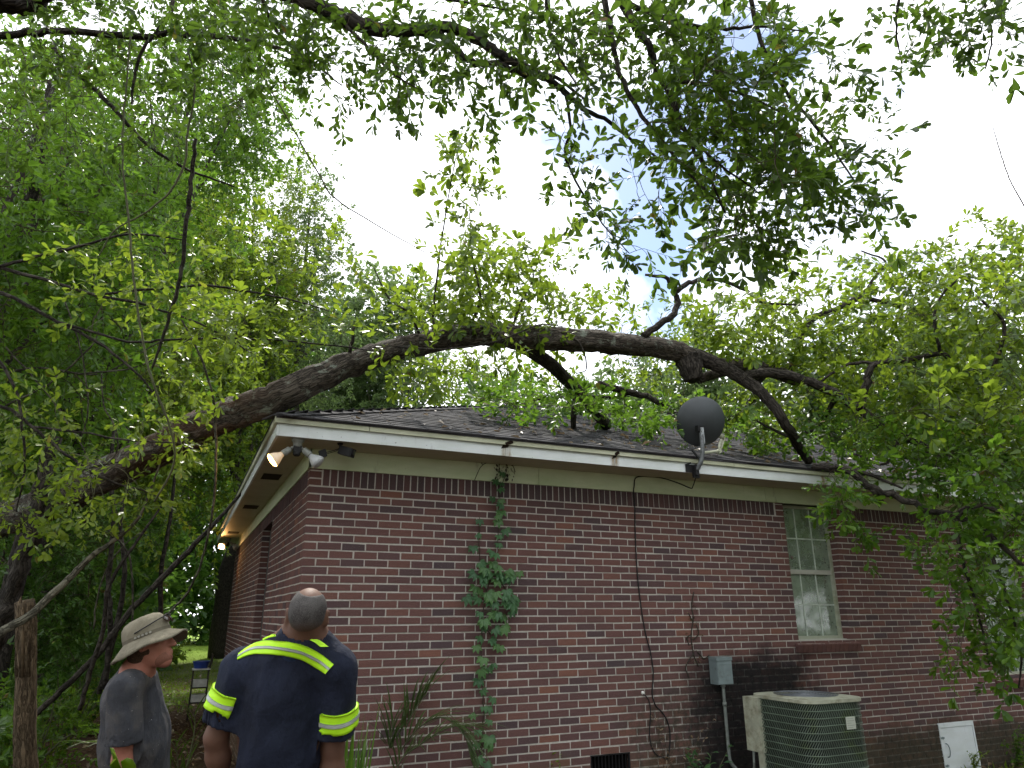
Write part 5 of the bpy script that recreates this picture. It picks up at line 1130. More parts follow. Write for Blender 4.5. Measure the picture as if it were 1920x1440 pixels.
    for px, py, rx, ry, n, up_ in ((920, 748, 60, 8, 22, .2), (990, 756, 60, 10, 34, .2), (1060, 765, 55, 11, 40, .25), (1125, 772, 45, 12, 30, .25), (1200, 786, 50, 16, 44, .3), (1250, 785, 50, 24, 44, .35), (1390, 805, 55, 30, 50, .4), (1450, 835, 60, 30, 44, .35), (1520, 840, 60, 25, 34, .3), (1600, 850, 60, 25, 30, .3), (1400, 790, 90, 30, 34, .6), (1180, 755, 90, 22, 34, .7), (1050, 745, 80, 18, 26, .6)):
        for _ in range(int(n*1.3)):
            q = roof_at(px+rng.normal(0, rx*.55), py+rng.normal(0, ry*.6), rng.uniform(.10, up_+.12))
            if -.4 < q[1] < 4.6 and .5 < q[0] < XE-.5 and (q-CAM)@cF > 4 and roof_z(q[0], q[1])-.02 < q[2]: rp.append(q)
    P.foliage(rp, .26, T_OAK, 'oak', LEAF_MID, TWIG, 0, .42, .22, -.15, out=.15, name='crushed_foliage')
    return P
fallen_tree()

# ---- oak standing beside the camera, its boughs overhead
def overhanging_oak():
    b = V(-4.0, -3.0, GZ); t = thing('overhanging_oak', 'dark leafy oak boughs hanging into the top of the view from a near tree', 'tree', b); P = Plant(t)
    top = V(-3.7, -2.8, 5.6); P.limb('trunk', [b+V(0, 0, -.2), b+V(.05, 0, 1.8), b+V(.2, .1, 3.8), top, top+V(.1, .3, 2.2)], [.34, .27, .24, .2, .12], BARK_DARK, 6, 20, .1, .2)
    D = 4.4
    P.limb('branch', [top+V(0, 0, -.5)]+PX((-330, -60, 4.6), (150, -90, 4.6), (480, -30, D), (600, 15, D), (660, 42, D), (720, 58, D), (800, 56, D), (852, 52, D), (905, 82, D), (955, 112, D), (1010, 140, D), (1060, 172, D), (1100, 208, D), (1140, 226, D), (1185, 262, D), (1240, 300, D-.1)), [.13, .10, .075, .055, .047, .046, .042, .036, .034, .03, .028, .024, .019, .015, .012, .009, .006], BARK_DARK, 6, 12, .1, .2)
    big = [([(-420, -160, 4.6), (300, -260, 4.2), (900, -200, 4.0), (1400, -180, 3.9), (1750, -120, 3.9), (2000, -60, 3.9)], [.09, .075, .06, .05, .035, .02]),
           ([(820, 60, D), (862, 98, D), (885, 118, D), (935, 121, D), (985, 140, D), (1042, 146, D), (1100, 190, D-.1)], [.022, .021, .02, .019, .016, .012, .007]), ([(1060, -190, 3.95), (1150, -30, 4.0), (1183, 40, 4.), (1214, 82, 4.), (1236, 135, 4.), (1262, 190, 3.95), (1292, 262, 3.9), (1330, 330, 3.9), (1360, 400, 3.9)], [.04, .03, .024, .02, .018, .015, .012, .008, .005]), ([(1110, -190, 3.95), (1132, -10, 4.0), (1146, 60, 4.), (1160, 130, 4.), (1195, 205, 3.95), (1245, 268, 3.9), (1300, 335, 3.85), (1350, 380, 3.85)], [.025, .018, .015, .014, .012, .010, .007, .004]),
           ([(1160, 0, 4.), (1238, 33, 4.), (1300, 50, 4.), (1375, 52, 4.05), (1440, 50, 4.1), (1530, 62, 4.1)], [.018, .016, .014, .01, .006, .003]), ([(1020, -190, 4.), (1024, -20, 4.1), (1030, 50, 4.1), (1052, 112, 4.1), (1085, 165, 4.1)], [.02, .010, .009, .007, .004]), ([(1262, 150, 4.), (1320, 160, 4.), (1400, 180, 4.05), (1480, 220, 4.1)], [.012, .010, .007, .004]), ([(1250, 170, 4.), (1280, 240, 3.9), (1340, 300, 3.85), (1420, 360, 3.9)], [.010, .009, .007, .004]), ([(1380, -170, 3.95), (1400, -40, 4.), (1420, 60, 4.05), (1460, 150, 4.1), (1540, 250, 4.1), (1610, 350, 4.2)], [.02, .014, .012, .010, .008, .004]), ([(1060, 172, D), (1070, 240, D-.1), (1060, 290, D-.1), (1085, 350, D-.1), (1130, 420, D-.1), (1180, 475, D-.1)], [.010, .009, .008, .007, .005, .003]), ([(1700, -130, 3.9), (1690, -30, 3.95), (1680, 50, 4.), (1690, 120, 4.)], [.014, .009, .006, .003]), ([(1830, -110, 3.9), (1840, -20, 3.95), (1860, 60, 4.), (1848, 130, 4.)], [.014, .009, .006, .003]),
           ([(-400, 120, 5.2), (0, 68, 5.3), (100, 59, 5.3), (250, 66, 5.2), (350, 64, 5.2), (430, 72, 5.2), (520, 90, 5.1), (600, 130, 5.)], [.05, .028, .026, .024, .02, .017, .012, .006]), ([(-300, 30, 5.), (-30, 4, 5.), (40, 10, 5.), (110, -20, 5.)], [.09, .07, .062, .055]), ([(95, 85, 5.6), (150, 140, 5.6), (200, 190, 5.6), (260, 258, 5.6), (340, 312, 5.6), (440, 350, 5.6)], [.02, .019, .017, .015, .011, .006]), ([(325, 0, 5.1), (310, 40, 5.1), (270, 90, 5.1), (252, 145, 5.1), (247, 195, 5.1)], [.014, .013, .012, .01, .008]), ([(480, -30, D), (520, 60, 4.6), (590, 120, 4.6), (640, 160, 4.6)], [.015, .012, .009, .004]), ([(640, 38, D), (690, 90, 4.3), (740, 140, 4.3), (790, 170, 4.3)], [.012, .010, .007, .004]), ([(560, -25, D), (640, -40, 4.3), (740, -20, 4.3), (850, 0, 4.3), (960, 20, 4.3)], [.02, .016, .013, .009, .005])]
    for pts, r in big: P.limb('branch', PX(*pts), r, BARK_DARK, 6, 8, .1, .3)
    B = [(500, 40, 110, 55, 20, 4.6), (570, 110, 60, 45, 12, 4.6), (620, 150, 45, 35, 8, 4.6), (650, 60, 80, 50, 18, 4.4), (720, 120, 55, 40, 12, 4.3), (735, 185, 22, 20, 3, 4.3), (790, 50, 80, 55, 18, 4.4), (800, 150, 55, 35, 10, 4.3), (880, 110, 55, 35, 12, 4.4), (900, 40, 80, 45, 16, 4.4), (970, 20, 70, 40, 12, 4.3), (1000, 110, 50, 40, 10, 4.3), (1060, 60, 70, 55, 16, 4.2), (1100, 160, 45, 45, 10, 4.2), (1150, 70, 55, 60, 16, 4.1), (870, 200, 16, 20, 2, 4.3, .1), (930, 215, 20, 16, 2, 4.3, .1), (1060, 240, 18, 25, 4, 4.3, .1), (1075, 315, 16, 25, 4, 4.3, .1), (1105, 390, 22, 28, 6, 4.3, .1), (1150, 445, 26, 22, 5, 4.3, .1), (1195, 470, 22, 16, 3, 4.3, .1),
         (1230, 50, 70, 55, 20, 4.), (1300, 100, 80, 70, 28, 4.), (1400, 50, 60, 45, 14, 4.05), (1330, 200, 90, 80, 34, 3.95), (1250, 250, 55, 60, 16, 3.95), (1420, 180, 70, 70, 24, 4.05), (1440, 280, 80, 70, 26, 4.), (1365, 320, 80, 60, 26, 3.9), (1510, 240, 55, 50, 12, 4.1), (1560, 320, 55, 45, 10, 4.15), (1480, 360, 70, 45, 14, 4.), (1390, 410, 55, 45, 16, 3.9), (1340, 460, 40, 35, 9, 3.9), (1440, 425, 55, 40, 10, 4.), (1540, 95, 28, 28, 3, 4.1), (1580, 150, 25, 18, 3, 4.1), (1570, 205, 30, 22, 4, 4.15), (1640, 350, 40, 16, 4, 4.2), (1600, 390, 50, 25, 6, 4.2), (1640, 260, 20, 12, 2, 4.2), (1215, 350, 25, 40, 5, 3.9), (1470, 100, 40, 45, 8, 4.05),
         (1680, 10, 45, 22, 6, 3.95, .12), (1760, 20, 70, 28, 10, 3.95, .12), (1860, 12, 55, 30, 10, 3.95, .12), (1890, 70, 32, 30, 5, 3.95, .1), (1790, 75, 30, 20, 4, 4., .1), (1687, 100, 16, 28, 3, 4., .05), (1850, 90, 14, 18, 2, 4., .05),
         (80, 110, 90, 60, 20, 5.4), (200, 60, 90, 50, 22, 5.3), (320, 100, 90, 60, 22, 5.3), (430, 60, 70, 50, 18, 5.1), (430, 150, 60, 60, 14, 5.2), (180, 200, 90, 70, 20, 5.6), (300, 220, 80, 60, 14, 5.5), (60, 230, 60, 70, 12, 5.6), (400, 10, 140, 30, 22, 4.9), (120, 10, 120, 30, 16, 5.2)]
    P.foliage(blob_points(B, .28, 1.5), .245, T_LOOSE, 'oak', LEAF_DARK, TWIG, 290, .4, .2, .3, twig_r=.0032)
overhanging_oak()

# ---- spindly young tree in front of the fallen trunk, left
def young_tree():
    b = V(-3.0, -1.2, GZ); t = thing('young_tree', 'spindly young tree with bright yellow green leaves in front of the fallen trunk', 'tree', b); P = Plant(t)
    P.limb('trunk', [b+V(0, 0, -.1), b+V(.02, .05, 1.2), b+V(-.05, .1, 2.4), b+V(.1, .2, 3.6), b+V(.3, .4, 4.8)], [.05, .045, .038, .028, .015], BARK_DARK, 6, 10)
    D = 5.6
    for pts, r in (([(-250, 480, D), (0, 551, D), (100, 600, D), (180, 640, D), (262, 705, D), (300, 760, D)], [.022, .016, .013, .011, .009, .005]), ([(-250, 420, D), (0, 500, D), (180, 552, D), (262, 570, D), (375, 607, D), (487, 671, D)], [.022, .016, .012, .010, .008, .004]), ([(180, 552, D), (320, 540, D), (400, 536, D), (536, 560, D), (630, 587, D)], [.010, .010, .009, .007, .004]), ([(100, 600, D), (240, 640, D), (310, 637, D), (412, 634, D), (562, 641, D), (720, 660, D+.3)], [.010, .010, .009, .008, .007, .004]), ([(-200, 700, 5.8), (0, 760, 5.8), (60, 800, 5.8), (120, 850, 5.8), (200, 900, 5.8), (290, 925, 5.9)], [.02, .015, .013, .012, .010, .005]), ([(60, 800, 5.8), (150, 810, 5.8), (240, 825, 5.8), (330, 830, 5.8)], [.010, .009, .008, .005]), ([(0, 500, D), (120, 470, D), (240, 440, D), (350, 450, D)], [.014, .012, .009, .005]), ([(-60, 620, D), (10, 690, D), (40, 780, D), (45, 880, D), (30, 960, D)], [.014, .012, .010, .008, .005])):
        P.limb('branch', PX(*pts), r, BARK_DARK, 5, 7, .06, .35)
    B = [(330, 560, 60, 35, 10, D), (400, 600, 60, 35, 14, D), (445, 575, 45, 35, 8, D), (470, 640, 35, 28, 6, D), (330, 690, 45, 25, 7, D), (350, 725, 18, 16, 3, D, .1), (440, 690, 28, 18, 3, D), (290, 800, 50, 22, 10, 5.8), (350, 830, 30, 20, 6, 5.8), (300, 470, 70, 50, 10, D), (200, 560, 60, 50, 7, D), (60, 770, 60, 45, 14, 5.8), (50, 850, 55, 55, 16, 5.8), (30, 945, 45, 50, 10, 5.8), (150, 880, 80, 35, 14, 5.8), (225, 920, 60, 35, 10, 5.8), (120, 960, 70, 35, 10, 5.9), (560, 580, 60, 30, 6, D), (640, 610, 40, 25, 4, D), (160, 480, 90, 40, 8, D), (610, 470, 60, 40, 8, 6.2), (530, 470, 60, 60, 8, 6.2)]
    P.foliage(blob_points(B, .22, 1.5), .26, T_LOOSE, 'oak', LEAF_BRIGHT, TWIG_GREEN, 250, .5, .2, .2, twig_r=.003)
young_tree()

# ---- trees of the woods
def wood_tree(name, label, base, height, cc, cr, n, scale, tmpl, mat, tone=.45, r0=.16, kind='simple', barkm=None, group=None, lean=0, nl=8, clump=42):
    base = V(base[0], base[1], ground_z(base[0], base[1])); t = thing(name, label, 'tree', base, group); P = Plant(t); cc, cr = V(*cc), V(*cr)
    topp = V(cc[0], cc[1], base[2]+height*.9); tr = [base+V(0, 0, -.2), base+V(lean*.1+rng.normal(0, .05), rng.normal(0, .05), height*.2), base*.55+topp*.45+V(rng.normal(0, .12), rng.normal(0, .12), -height*.05), topp]
    P.limb('trunk', tr, [r0*1.25, r0, r0*.7, r0*.15], barkm or BARK_DARK, 7, 12, .08, .2)
    tp = P.nodes[0]
    for i in range(nl):
        k = int(len(tp)*rng.uniform(.35, .85)); s_ = tp[k]; d = rng.normal(0, 1, 3); d /= np.linalg.norm(d); e = cc+d*cr*.72; m_ = (s_+e)/2+V(0, 0, .25)
        P.limb('limb', [s_, m_, e], [r0*.32, r0*.2, r0*.05], barkm or BARK_DARK, 5, 6, .05, .5)
    cl = rng.normal(0, 1, (clump, 3)); cl /= np.linalg.norm(cl, axis=1)[:, None]; cl = cc+cl*cr*(rng.uniform(.25, 1, (clump, 1))**.5)
    n = int(n*(.9 if name == 'yard_tree' else 2.1)); scale = scale*(1.7 if name == 'yard_tree' else 1.1)
    pos = cl[rng.integers(0, clump, n)]+rng.normal(0, 1, (n, 3))*cr*.2
    P.foliage(pos, scale, tmpl, kind, mat, TWIG, 0, tone, .2, .2, twig_r=.006)
G1 = 'trees of the woods left of the house'
LW = ['nearest tall tree of the left woods filling the upper left corner with green leaves', 'tall tree whose crown spreads under the long dark bough at the upper left', 'leafy green tree at the left edge straight above the leafy foot of the fallen trunk', 'yellow green tree directly behind the dark broken limb', 'green tree cut by the left edge beside the grey forked trunk', 'green tree standing above the slanting lower part of the fallen trunk', 'tall tree deep in the left woods seen through the nearer crowns',
      'yellow green tree straight above the near roof corner', 'farthest tall tree of the left woods behind all the other crowns', 'low shaded tree directly above the weathered post', 'low shaded tree between the weathered post and the hat']
for lw, a in zip(LW, (((-3.6, 1.6), 8.5, (-3.0, 2.2, 5.9), (1.5, 1.6, 2.4), 420, .40, LEAF_MID), ((-3.1, 6.4), 15, (-1.7, 6.8, 11.2), (1.5, 1.6, 2.8), 420, .46, LEAF_MID), ((-4.4, 5.2), 10, (-3.4, 5.2, 6.3), (1.9, 2.0, 3.2), 620, .46, LEAF_MID), ((-3.0, 9.5), 11, (-2.5, 9.3, 6.8), (1.9, 2.2, 3.6), 640, .50, LEAF_BRIGHT), ((-6.2, 9.5), 13, (-5.6, 9.8, 8.5), (2.6, 2.5, 4.6), 700, .52, LEAF_MID), ((-3.9, 14.5), 15, (-2.0, 14.2, 9.2), (2.4, 2.4, 4.8), 700, .56, LEAF_MID), ((-5.5, 17), 18, (-5.0, 17, 11.5), (3.2, 3, 6), 760, .64, LEAF_MID), ((.75, 14.2), 15.5, (-.3, 13.8, 9.8), (1.7, 2.0, 5.2), 700, .56, LEAF_BRIGHT), ((-3.4, 22), 19, (-3.2, 22, 12), (3.2, 3, 6.5), 650, .7, LEAF_MID), ((-3.6, 7.6), 5.5, (-3.2, 7.4, 2.9), (1.2, 1.4, 2.0), 380, .40, LEAF_SHADE), ((-4.2, 12.0), 6.5, (-3.4, 12.0, 3.4), (1.6, 1.6, 2.6), 420, .46, LEAF_SHADE))):
    wood_tree('wood_tree', lw, a[0], a[1], a[2], a[3], a[4], a[5], T_FINE, a[6], .48, .13, group=G1)
wood_tree('wood_tree', 'tall grey green tree rising behind the house, the one left of the open sky', (1.9, 15.6), 16.5, (1.5, 15.6, 10.0), (1.5, 1.8, 5.6), 620, .54, T_FINE, LEAF_GREY, .45, .2)
wood_tree('wood_tree', 'rounded pale grey green tree top showing far behind the roof ridge', (5.6, 21), 15, (5.4, 20.8, 9.6), (2.5, 3., 5.0), 800, .62, T_FAR, LEAF_GREY, .5, .24)
G2 = 'trees behind the right end of the house'
for lw, a in zip(['grey green tree behind the roof just beside the satellite dish', 'grey green tree behind the roof above the window', 'grey green tree cut by the right edge behind the roof', 'green tree far behind the roof ridge below the arch of the fallen trunk'], (((14.3, 13.6), 11, (14.3, 13.6, 7.2), (3.4, 3.2, 3.4), 620, .66, LEAF_GREY), ((17.4, 7.4), 10.5, (17.2, 7.2, 6.8), (3.2, 3.2, 3.2), 620, .66, LEAF_GREY), ((17.2, 2.6), 9.5, (16.6, 2.8, 6.2), (2.8, 3., 2.8), 460, .6, LEAF_GREY), ((10.5, 19), 11, (10.5, 19, 7), (3.2, 3, 3.0), 560, .66, LEAF_MID))):
    wood_tree('wood_tree', lw, a[0], a[1], a[2], a[3], a[4], a[5], T_FAR, a[6], .5, .2, group=G2)
for a in (((13.5, -8.5), 9.5, (13.5, -8.5, 5.2), (3.2, 3.0, 4.4), 420, .66, LEAF_MID), ((20, -12), 11, (20, -12, 6), (4, 3.6, 5.4), 420, .8, LEAF_MID), ((9.5, -14), 9.5, (9.5, -14, 5.4), (3.2, 3, 4.6), 380, .7, LEAF_MID), ((3, -16), 10, (3, -16, 5.8), (3.4, 3, 4.8), 380, .7, LEAF_MID), ((-7, -11), 10, (-7, -11, 5.6), (3, 3, 4.8), 320, .7, LEAF_MID), ((20.5, -5), 9.5, (20.5, -5, 5.4), (3, 3.4, 4.6), 360, .7, LEAF_MID)):
    wood_tree('yard_tree', 'green tree across the yard, showing as a dim reflection in the window panes', a[0], a[1], a[2], a[3], a[4], a[5], T_FAR, a[6], .45, .2, group='trees across the yard reflected in the window')
def woodland():
    n = 13000; p = np.zeros((n, 3)); k = rng.random(n)
    a = k < .5; p[a] = np.c_[rng.uniform(-16, -2.2, a.sum()), rng.uniform(17, 34, a.sum()), rng.uniform(0, 1, a.sum())**1.2*13]
    b = (k >= .5) & (k < .78); p[b] = np.c_[rng.uniform(-12, 26, b.sum()), rng.uniform(44, 56, b.sum()), rng.uniform(0, 14, b.sum())]
    c = k >= .78; p[c] = np.c_[rng.uniform(3, 26, c.sum()), rng.uniform(24, 32, c.sum()), rng.uniform(0, 11, c.sum())]
    M, ID, TW = make_sprays(p, rng.normal(0, 1, (n, 3)), rng.uniform(.9, 1.7, n)*np.where(p[:, 1] > 40, 1.35, 1.), T_FAR)
    t = np.clip(rng.normal(.4, .2, n)[ID]+rng.normal(0, .12, len(ID)), 0, .96)
    o = link('woodland', leaf_mesh('woodland', M, 'simple', t), LEAF_SHADE, None, 'stuff'); o['label'] = 'dense far woodland beyond the grassy path and behind the house'; o['category'] = 'woodland'
woodland()

# ---- big trunk at the far end of the side wall, bush and grass by the path
wood_tree('oak_tree', 'large dark trunked tree standing just past the far end of the side wall', (1.05, 29.5), 20, (3.2, 30, 13), (3.6, 3.5, 5), 420, .9, T_FAR, LEAF_SHADE, .45, .42, group=None)
def bush(name, label, c, r, n, scale, tmpl, mat, kind='simple', tone=.5, group=None, parts=0, stems=5, twig=TWIG_GREEN):
    b = V(c[0], c[1], ground_z(c[0], c[1])); t = thing(name, label, 'bush', b, group); P = Plant(t)
    for i in range(stems):
        e = b+V(rng.normal(0, r[0]*.5), rng.normal(0, r[1]*.5), r[2]*rng.uniform(1.0, 1.8)); P.limb('stem', [b+V(rng.normal(0, .05), rng.normal(0, .05), -.05), (b+e)/2+rng.normal(0, .06, 3), e], [.014, .010, .005], twig, 4, 5)
    d = rng.normal(0, 1, (n, 3)); d /= np.linalg.norm(d, axis=1)[:, None]; pos = b+V(0, 0, r[2])+d*V(*r)*(rng.uniform(.2, 1, (n, 1))**.4); pos[:, 2] = np.maximum(pos[:, 2], b[2]+.05)
    P.foliage(pos, scale, tmpl, kind, mat, twig, parts, tone, .2, -.2, twig_r=.003)
bush('bush', 'bright sunlit light green bush beside the path behind the brim of the hat', (-1.5, 22.5), (.9, .9, .65), 150, .42, T_FINE, LEAF_BRIGHT, tone=.75)
bush('bush', 'low leafy bush at the foot of the weathered post', (-2.75, -.1), (.45, .5, .42), 46, .30, T_LOOSE, LEAF_SHADE, 'oak', .55, parts=60)
bush('bush', 'dark green shrub behind the weathered post at the left edge', (-3.4, 2.0), (.8, .7, .75), 150, .32, T_LOOSE, LEAF_SHADE, 'oak', .4)
bush('bush', 'feathery green shrub behind the shoulder of the man in the hat', (-2.3, 4.2), (.55, .6, .45), 120, .32, T_FINE, LEAF_MID, tone=.55)
bush('bush', 'broad leaved shrub in the dark between the hat and the leaning trunk', (-2.2, 7.6), (.8, .8, .9), 170, .36, T_FINE, LEAF_SHADE, tone=.5)
def undergrowth():
    n = 2600; y = rng.uniform(.5, 26, n); x = -2.1-.05*y-rng.gamma(1.6, 1.3, n); z = np.array([ground_z(a, b) for a, b in zip(x, y)])+rng.gamma(1.5, .28, n)
    M, ID, TW = make_sprays(np.c_[x, y, z], np.c_[rng.normal(0, .7, n), rng.normal(0, .7, n), rng.uniform(.1, 1, n)], rng.uniform(.25, .5, n), T_FINE)
    t = np.clip(rng.normal(.4, .22, n)[ID]+rng.normal(0, .12, len(ID)), 0, .98)
    o = link('undergrowth', leaf_mesh('undergrowth', M, 'simple', t), LEAF_SHADE, None, 'stuff'); o['label'] = 'tangled green undergrowth covering the woodland floor left of the path'; o['category'] = 'undergrowth'
    # grass
    n = 15000; x = np.concatenate([rng.uniform(-2.6, .8, n//2), rng.uniform(-5, -2, n//4), rng.uniform(3, 12, n-n//2-n//4)]); y = np.concatenate([9.5+rng.gamma(2.2, 3.2, n//2), rng.uniform(2, 22, n//4), rng.uniform(-2.5, -.1, n-n//2-n//4)])
    keep = ((x < -.25) | (y > 9.8) | (x > 2.5)) & ~((x > 3.8) & (x < 5.2) & (y > -1.6)); x, y = x[keep], y[keep]; n = len(x)
    z = np.array([ground_z(a, b) for a, b in zip(x, y)])-.02; hgt = rng.uniform(.04, .13, n)*np.where(x < -2, 2.4, 1); d = np.c_[rng.normal(0, .4, n), rng.normal(0, .4, n), np.ones(n)]; R = frames(d, roll=rng.uniform(0, 6, n))
    M = np.tile(np.eye(4), (n, 1, 1)); M[:, :3, :3] = R*np.stack([hgt, np.full(n, .03), hgt], 1)[:, None, :]; M[:, :3, 3] = np.c_[x, y, z]
    o = link('grass', leaf_mesh('grass', M, 'simple', np.clip(rng.normal(.6, .2, n), 0, .96)), LEAF_BRIGHT, None, 'stuff'); o['label'] = 'short grass growing along the shaded path and by the house wall'; o['category'] = 'grass'
    # litter
    n = 9000; x = np.concatenate([rng.uniform(-4.5, 0, n//2), rng.uniform(-6, 10, n-n//2)]); y = np.concatenate([rng.uniform(1, 18, n//2), rng.uniform(-5, -.05, n-n//2)]); z = np.array([ground_z(a, b) for a, b in zip(x, y)])+.045
    d = np.c_[rng.normal(0, 1, n), rng.normal(0, 1, n), rng.normal(0, .25, n)]; R = frames(d, roll=rng.normal(0, .5, n)); sc = rng.uniform(.05, .11, n)
    M = np.tile(np.eye(4), (n, 1, 1)); M[:, :3, :3] = R*sc[:, None, None]; M[:, :3, 3] = np.c_[x, y, z]
    o = link('leaf_litter', leaf_mesh('leaf_litter', M, 'simple', np.clip(rng.normal(.45, .3, n), 0, 1)), LEAF_DRY, None, 'stuff'); o['label'] = 'brown fallen leaves scattered over the dirt'; o['category'] = 'leaf litter'
    pts = []; nr = 260
    while len(pts) < nr:
        x_, y_ = rng.uniform(-.2, 9), RY0+abs(rng.normal(0, 1.3))+.03
        if y_ < MIDY and x_ > RX0+(y_-RY0)+.1: pts.append((x_, y_, roof_z(x_, y_)+.022))
    d = np.c_[rng.normal(0, 1, nr), rng.normal(0, 1, nr), rng.normal(0, .2, nr)]; d[:, 2] += RS*d[:, 1]*.7; R = frames(d, np.tile(nn, (nr, 1)), rng.normal(0, .4, nr)); sc = rng.uniform(.05, .12, nr)
    M = np.tile(np.eye(4), (nr, 1, 1)); M[:, :3, :3] = R*sc[:, None, None]; M[:, :3, 3] = np.array(pts)
    o = link('roof_litter', leaf_mesh('roof_litter', M, 'simple', np.clip(rng.normal(.45, .25, nr), 0, .95)), LEAF_DRY, None, 'stuff'); o['label'] = 'dead leaves and bark scraps scattered over the shingles'; o['category'] = 'leaf litter'
undergrowth()

# ---- hanging vines and thin stems
def vine(name, label, pts, r, mat, cat='vine', sides=7, group=None, wob=.25):
    P = np.array(PX(*pts)); C = catmull(P, 6); R = np.interp(np.linspace(0, 1, len(C)), np.linspace(0, 1, len(r)), r); C = C+rng.normal(0, 1, C.shape)*R[:, None]*wob
    o = link(name, bark_tube(name, C, R, sides, .05, int(rng.integers(1, 999))), mat); tag(o, label, cat, group); return o
vine('hanging_vine', 'long thin vine hanging straight down from the upper left limb', [(245, 60, 5.0), (238, 150, 5.), (230, 250, 5.), (232, 330, 5.), (242, 420, 5.), (250, 520, 5.), (268, 640, 5.), (288, 720, 5.), (318, 800, 5.1), (326, 870, 5.2), (290, 940, 5.3)], [.006, .007, .008, .007], TWIG_GREEN)
vine('broken_limb', 'dark broken limb hanging steeply among the left branches', [(366, 262, 5.1), (358, 340, 5.1), (349, 420, 5.1), (338, 520, 5.1), (318, 590, 5.1), (300, 650, 5.1), (285, 690, 5.1)], [.013, .017, .015, .013, .010, .007], BARK_DARK, 'branch')
vine('hanging_vine', 'pale vine crossing in front of the fallen trunk and curving down left', [(340, 600, 5.6), (372, 660, 5.6), (398, 740, 5.6), (404, 800, 5.6), (404, 880, 5.6), (400, 950, 5.6), (388, 1010, 5.7), (372, 1070, 5.8), (345, 1120, 6.), (300, 1170, 6.2), (250, 1270, 6.4)], [.007, .009, .010, .009, .010, .007], BARK_PALE)
vine('hanging_vine', 'twisted pale vine dangling left of the fallen trunk', [(190, 700, 6.2), (195, 760, 6.2), (215, 800, 6.2), (218, 850, 6.2), (165, 890, 6.2), (140, 860, 6.2)], [.006, .007, .006, .004], BARK_PALE)
vine('hanging_vine', 'thin looping vine hanging from the top beside the dark broken limb', [(352, 90, 5.), (365, 160, 5.), (352, 250, 5.), (345, 310, 5.), (318, 360, 5.), (270, 400, 5.), (215, 432, 5.), (185, 480, 5.)], [.006, .008, .008, .006, .004], TWIG_GREEN)
vine('hanging_vine', 'fine straight vine hanging against the sky left of the open gap', [(480, 120, 5.), (520, 190, 5.), (560, 260, 5.), (600, 330, 5.), (628, 372, 5.), (720, 430, 5.2), (830, 492, 5.6)], [.004, .005, .005, .003], TWIG)
vine('leaning_pole', 'pale greenish leaning branch reaching from the left edge past the post', [(-60, 1225, 5.2), (0, 1187, 5.3), (60, 1150, 5.4), (130, 1085, 5.6), (170, 1045, 5.7), (225, 1005, 5.9), (262, 968, 6.), (285, 910, 6.1), (300, 870, 6.2)], [.035, .032, .029, .024, .02, .014, .009, .007], BARK_PALE, 'branch', 10, wob=.12)
vine('leaning_sapling', 'thin dark trunk leaning right up to the far eave', [(60, 1345, 7.6), (90, 1318, 7.7), (180, 1230, 7.9), (250, 1140, 8.1), (330, 1058, 8.4), (400, 984, 8.7), (470, 905, 9.2)], [.03, .032, .034, .034, .032, .026, .016], BARK_DARK, 'tree trunk', 9, wob=.15)
for lab, pts, r in (('slim dark stem rising behind the hat, the left one of the close bunch', [(196, 1290, 9.), (206, 1180, 9.), (204, 1080, 9.), (214, 980, 9.), (206, 880, 9.), (216, 780, 9.2)], [.035, .032, .028, .02]), ('slim dark stem rising behind the hat, the right one of the close bunch', [(186, 1300, 9.2), (215, 1190, 9.2), (234, 1080, 9.2), (226, 980, 9.2), (240, 900, 9.3), (238, 800, 9.4)], [.032, .03, .024, .018]), ('crooked dark trunk below the fallen tree near the left edge', [(-20, 1230, 7.), (8, 1150, 7.), (44, 1050, 7.), (66, 985, 7.), (80, 900, 7.1), (102, 820, 7.2)], [.085, .08, .078, .07, .06]), ('grey forked trunk high at the left edge with sky behind', [(-20, 560, 9.), (10, 480, 9.), (55, 390, 9.), (72, 320, 9.), (86, 230, 9.), (92, 150, 9.)], [.10, .09, .075, .055, .04, .025]), ('thin grey stem standing in the shade left of the path', [(300, 1190, 12.), (302, 1080, 12.), (318, 980, 12.), (330, 880, 12.)], [.04, .038, .03, .025]), ('curved dark stem springing up between post and hat', [(150, 1330, 7.), (172, 1250, 7.), (196, 1170, 7.), (203, 1100, 7.), (260, 1010, 7.2), (310, 940, 7.4)], [.022, .022, .02, .016, .010])):
    vine('woodland_stem', lab, pts, r, BARK_DARK, 'tree trunk', 9, wob=.2)
for pts, r in (([(0, 700, 7.), (80, 690, 7.), (190, 700, 7.1), (300, 640, 7.2)], [.012, .010, .006]), ([(10, 760, 6.6), (90, 720, 6.6), (170, 650, 6.6), (185, 620, 6.6)], [.010, .009, .005]), ([(0, 640, 6.8), (90, 740, 6.8), (150, 830, 6.8), (180, 900, 6.8)], [.009, .008, .005]), ([(120, 560, 6.6), (150, 650, 6.6), (165, 760, 6.6), (150, 830, 6.6)], [.007, .007, .005]), ([(60, 930, 6.3), (160, 880, 6.3), (260, 860, 6.3)], [.010, .009, .006]), ([(150, 700, 6.7), (250, 690, 6.7), (330, 650, 6.7), (420, 600, 6.8)], [.007, .007, .004]), ([(200, 990, 8.), (240, 1040, 8.), (250, 1120, 8.), (245, 1200, 8.)], [.012, .012, .01]), ([(175, 1180, 8.), (190, 1090, 8.), (225, 1030, 8.), (262, 1000, 8.2)], [.010, .009, .006])):
    vine('bare_twig', 'bare grey twig tangled among the branches left of the fallen trunk', pts, r, BARK_PALE, 'twig', 6, 'bare twigs in the left tangle', .4)
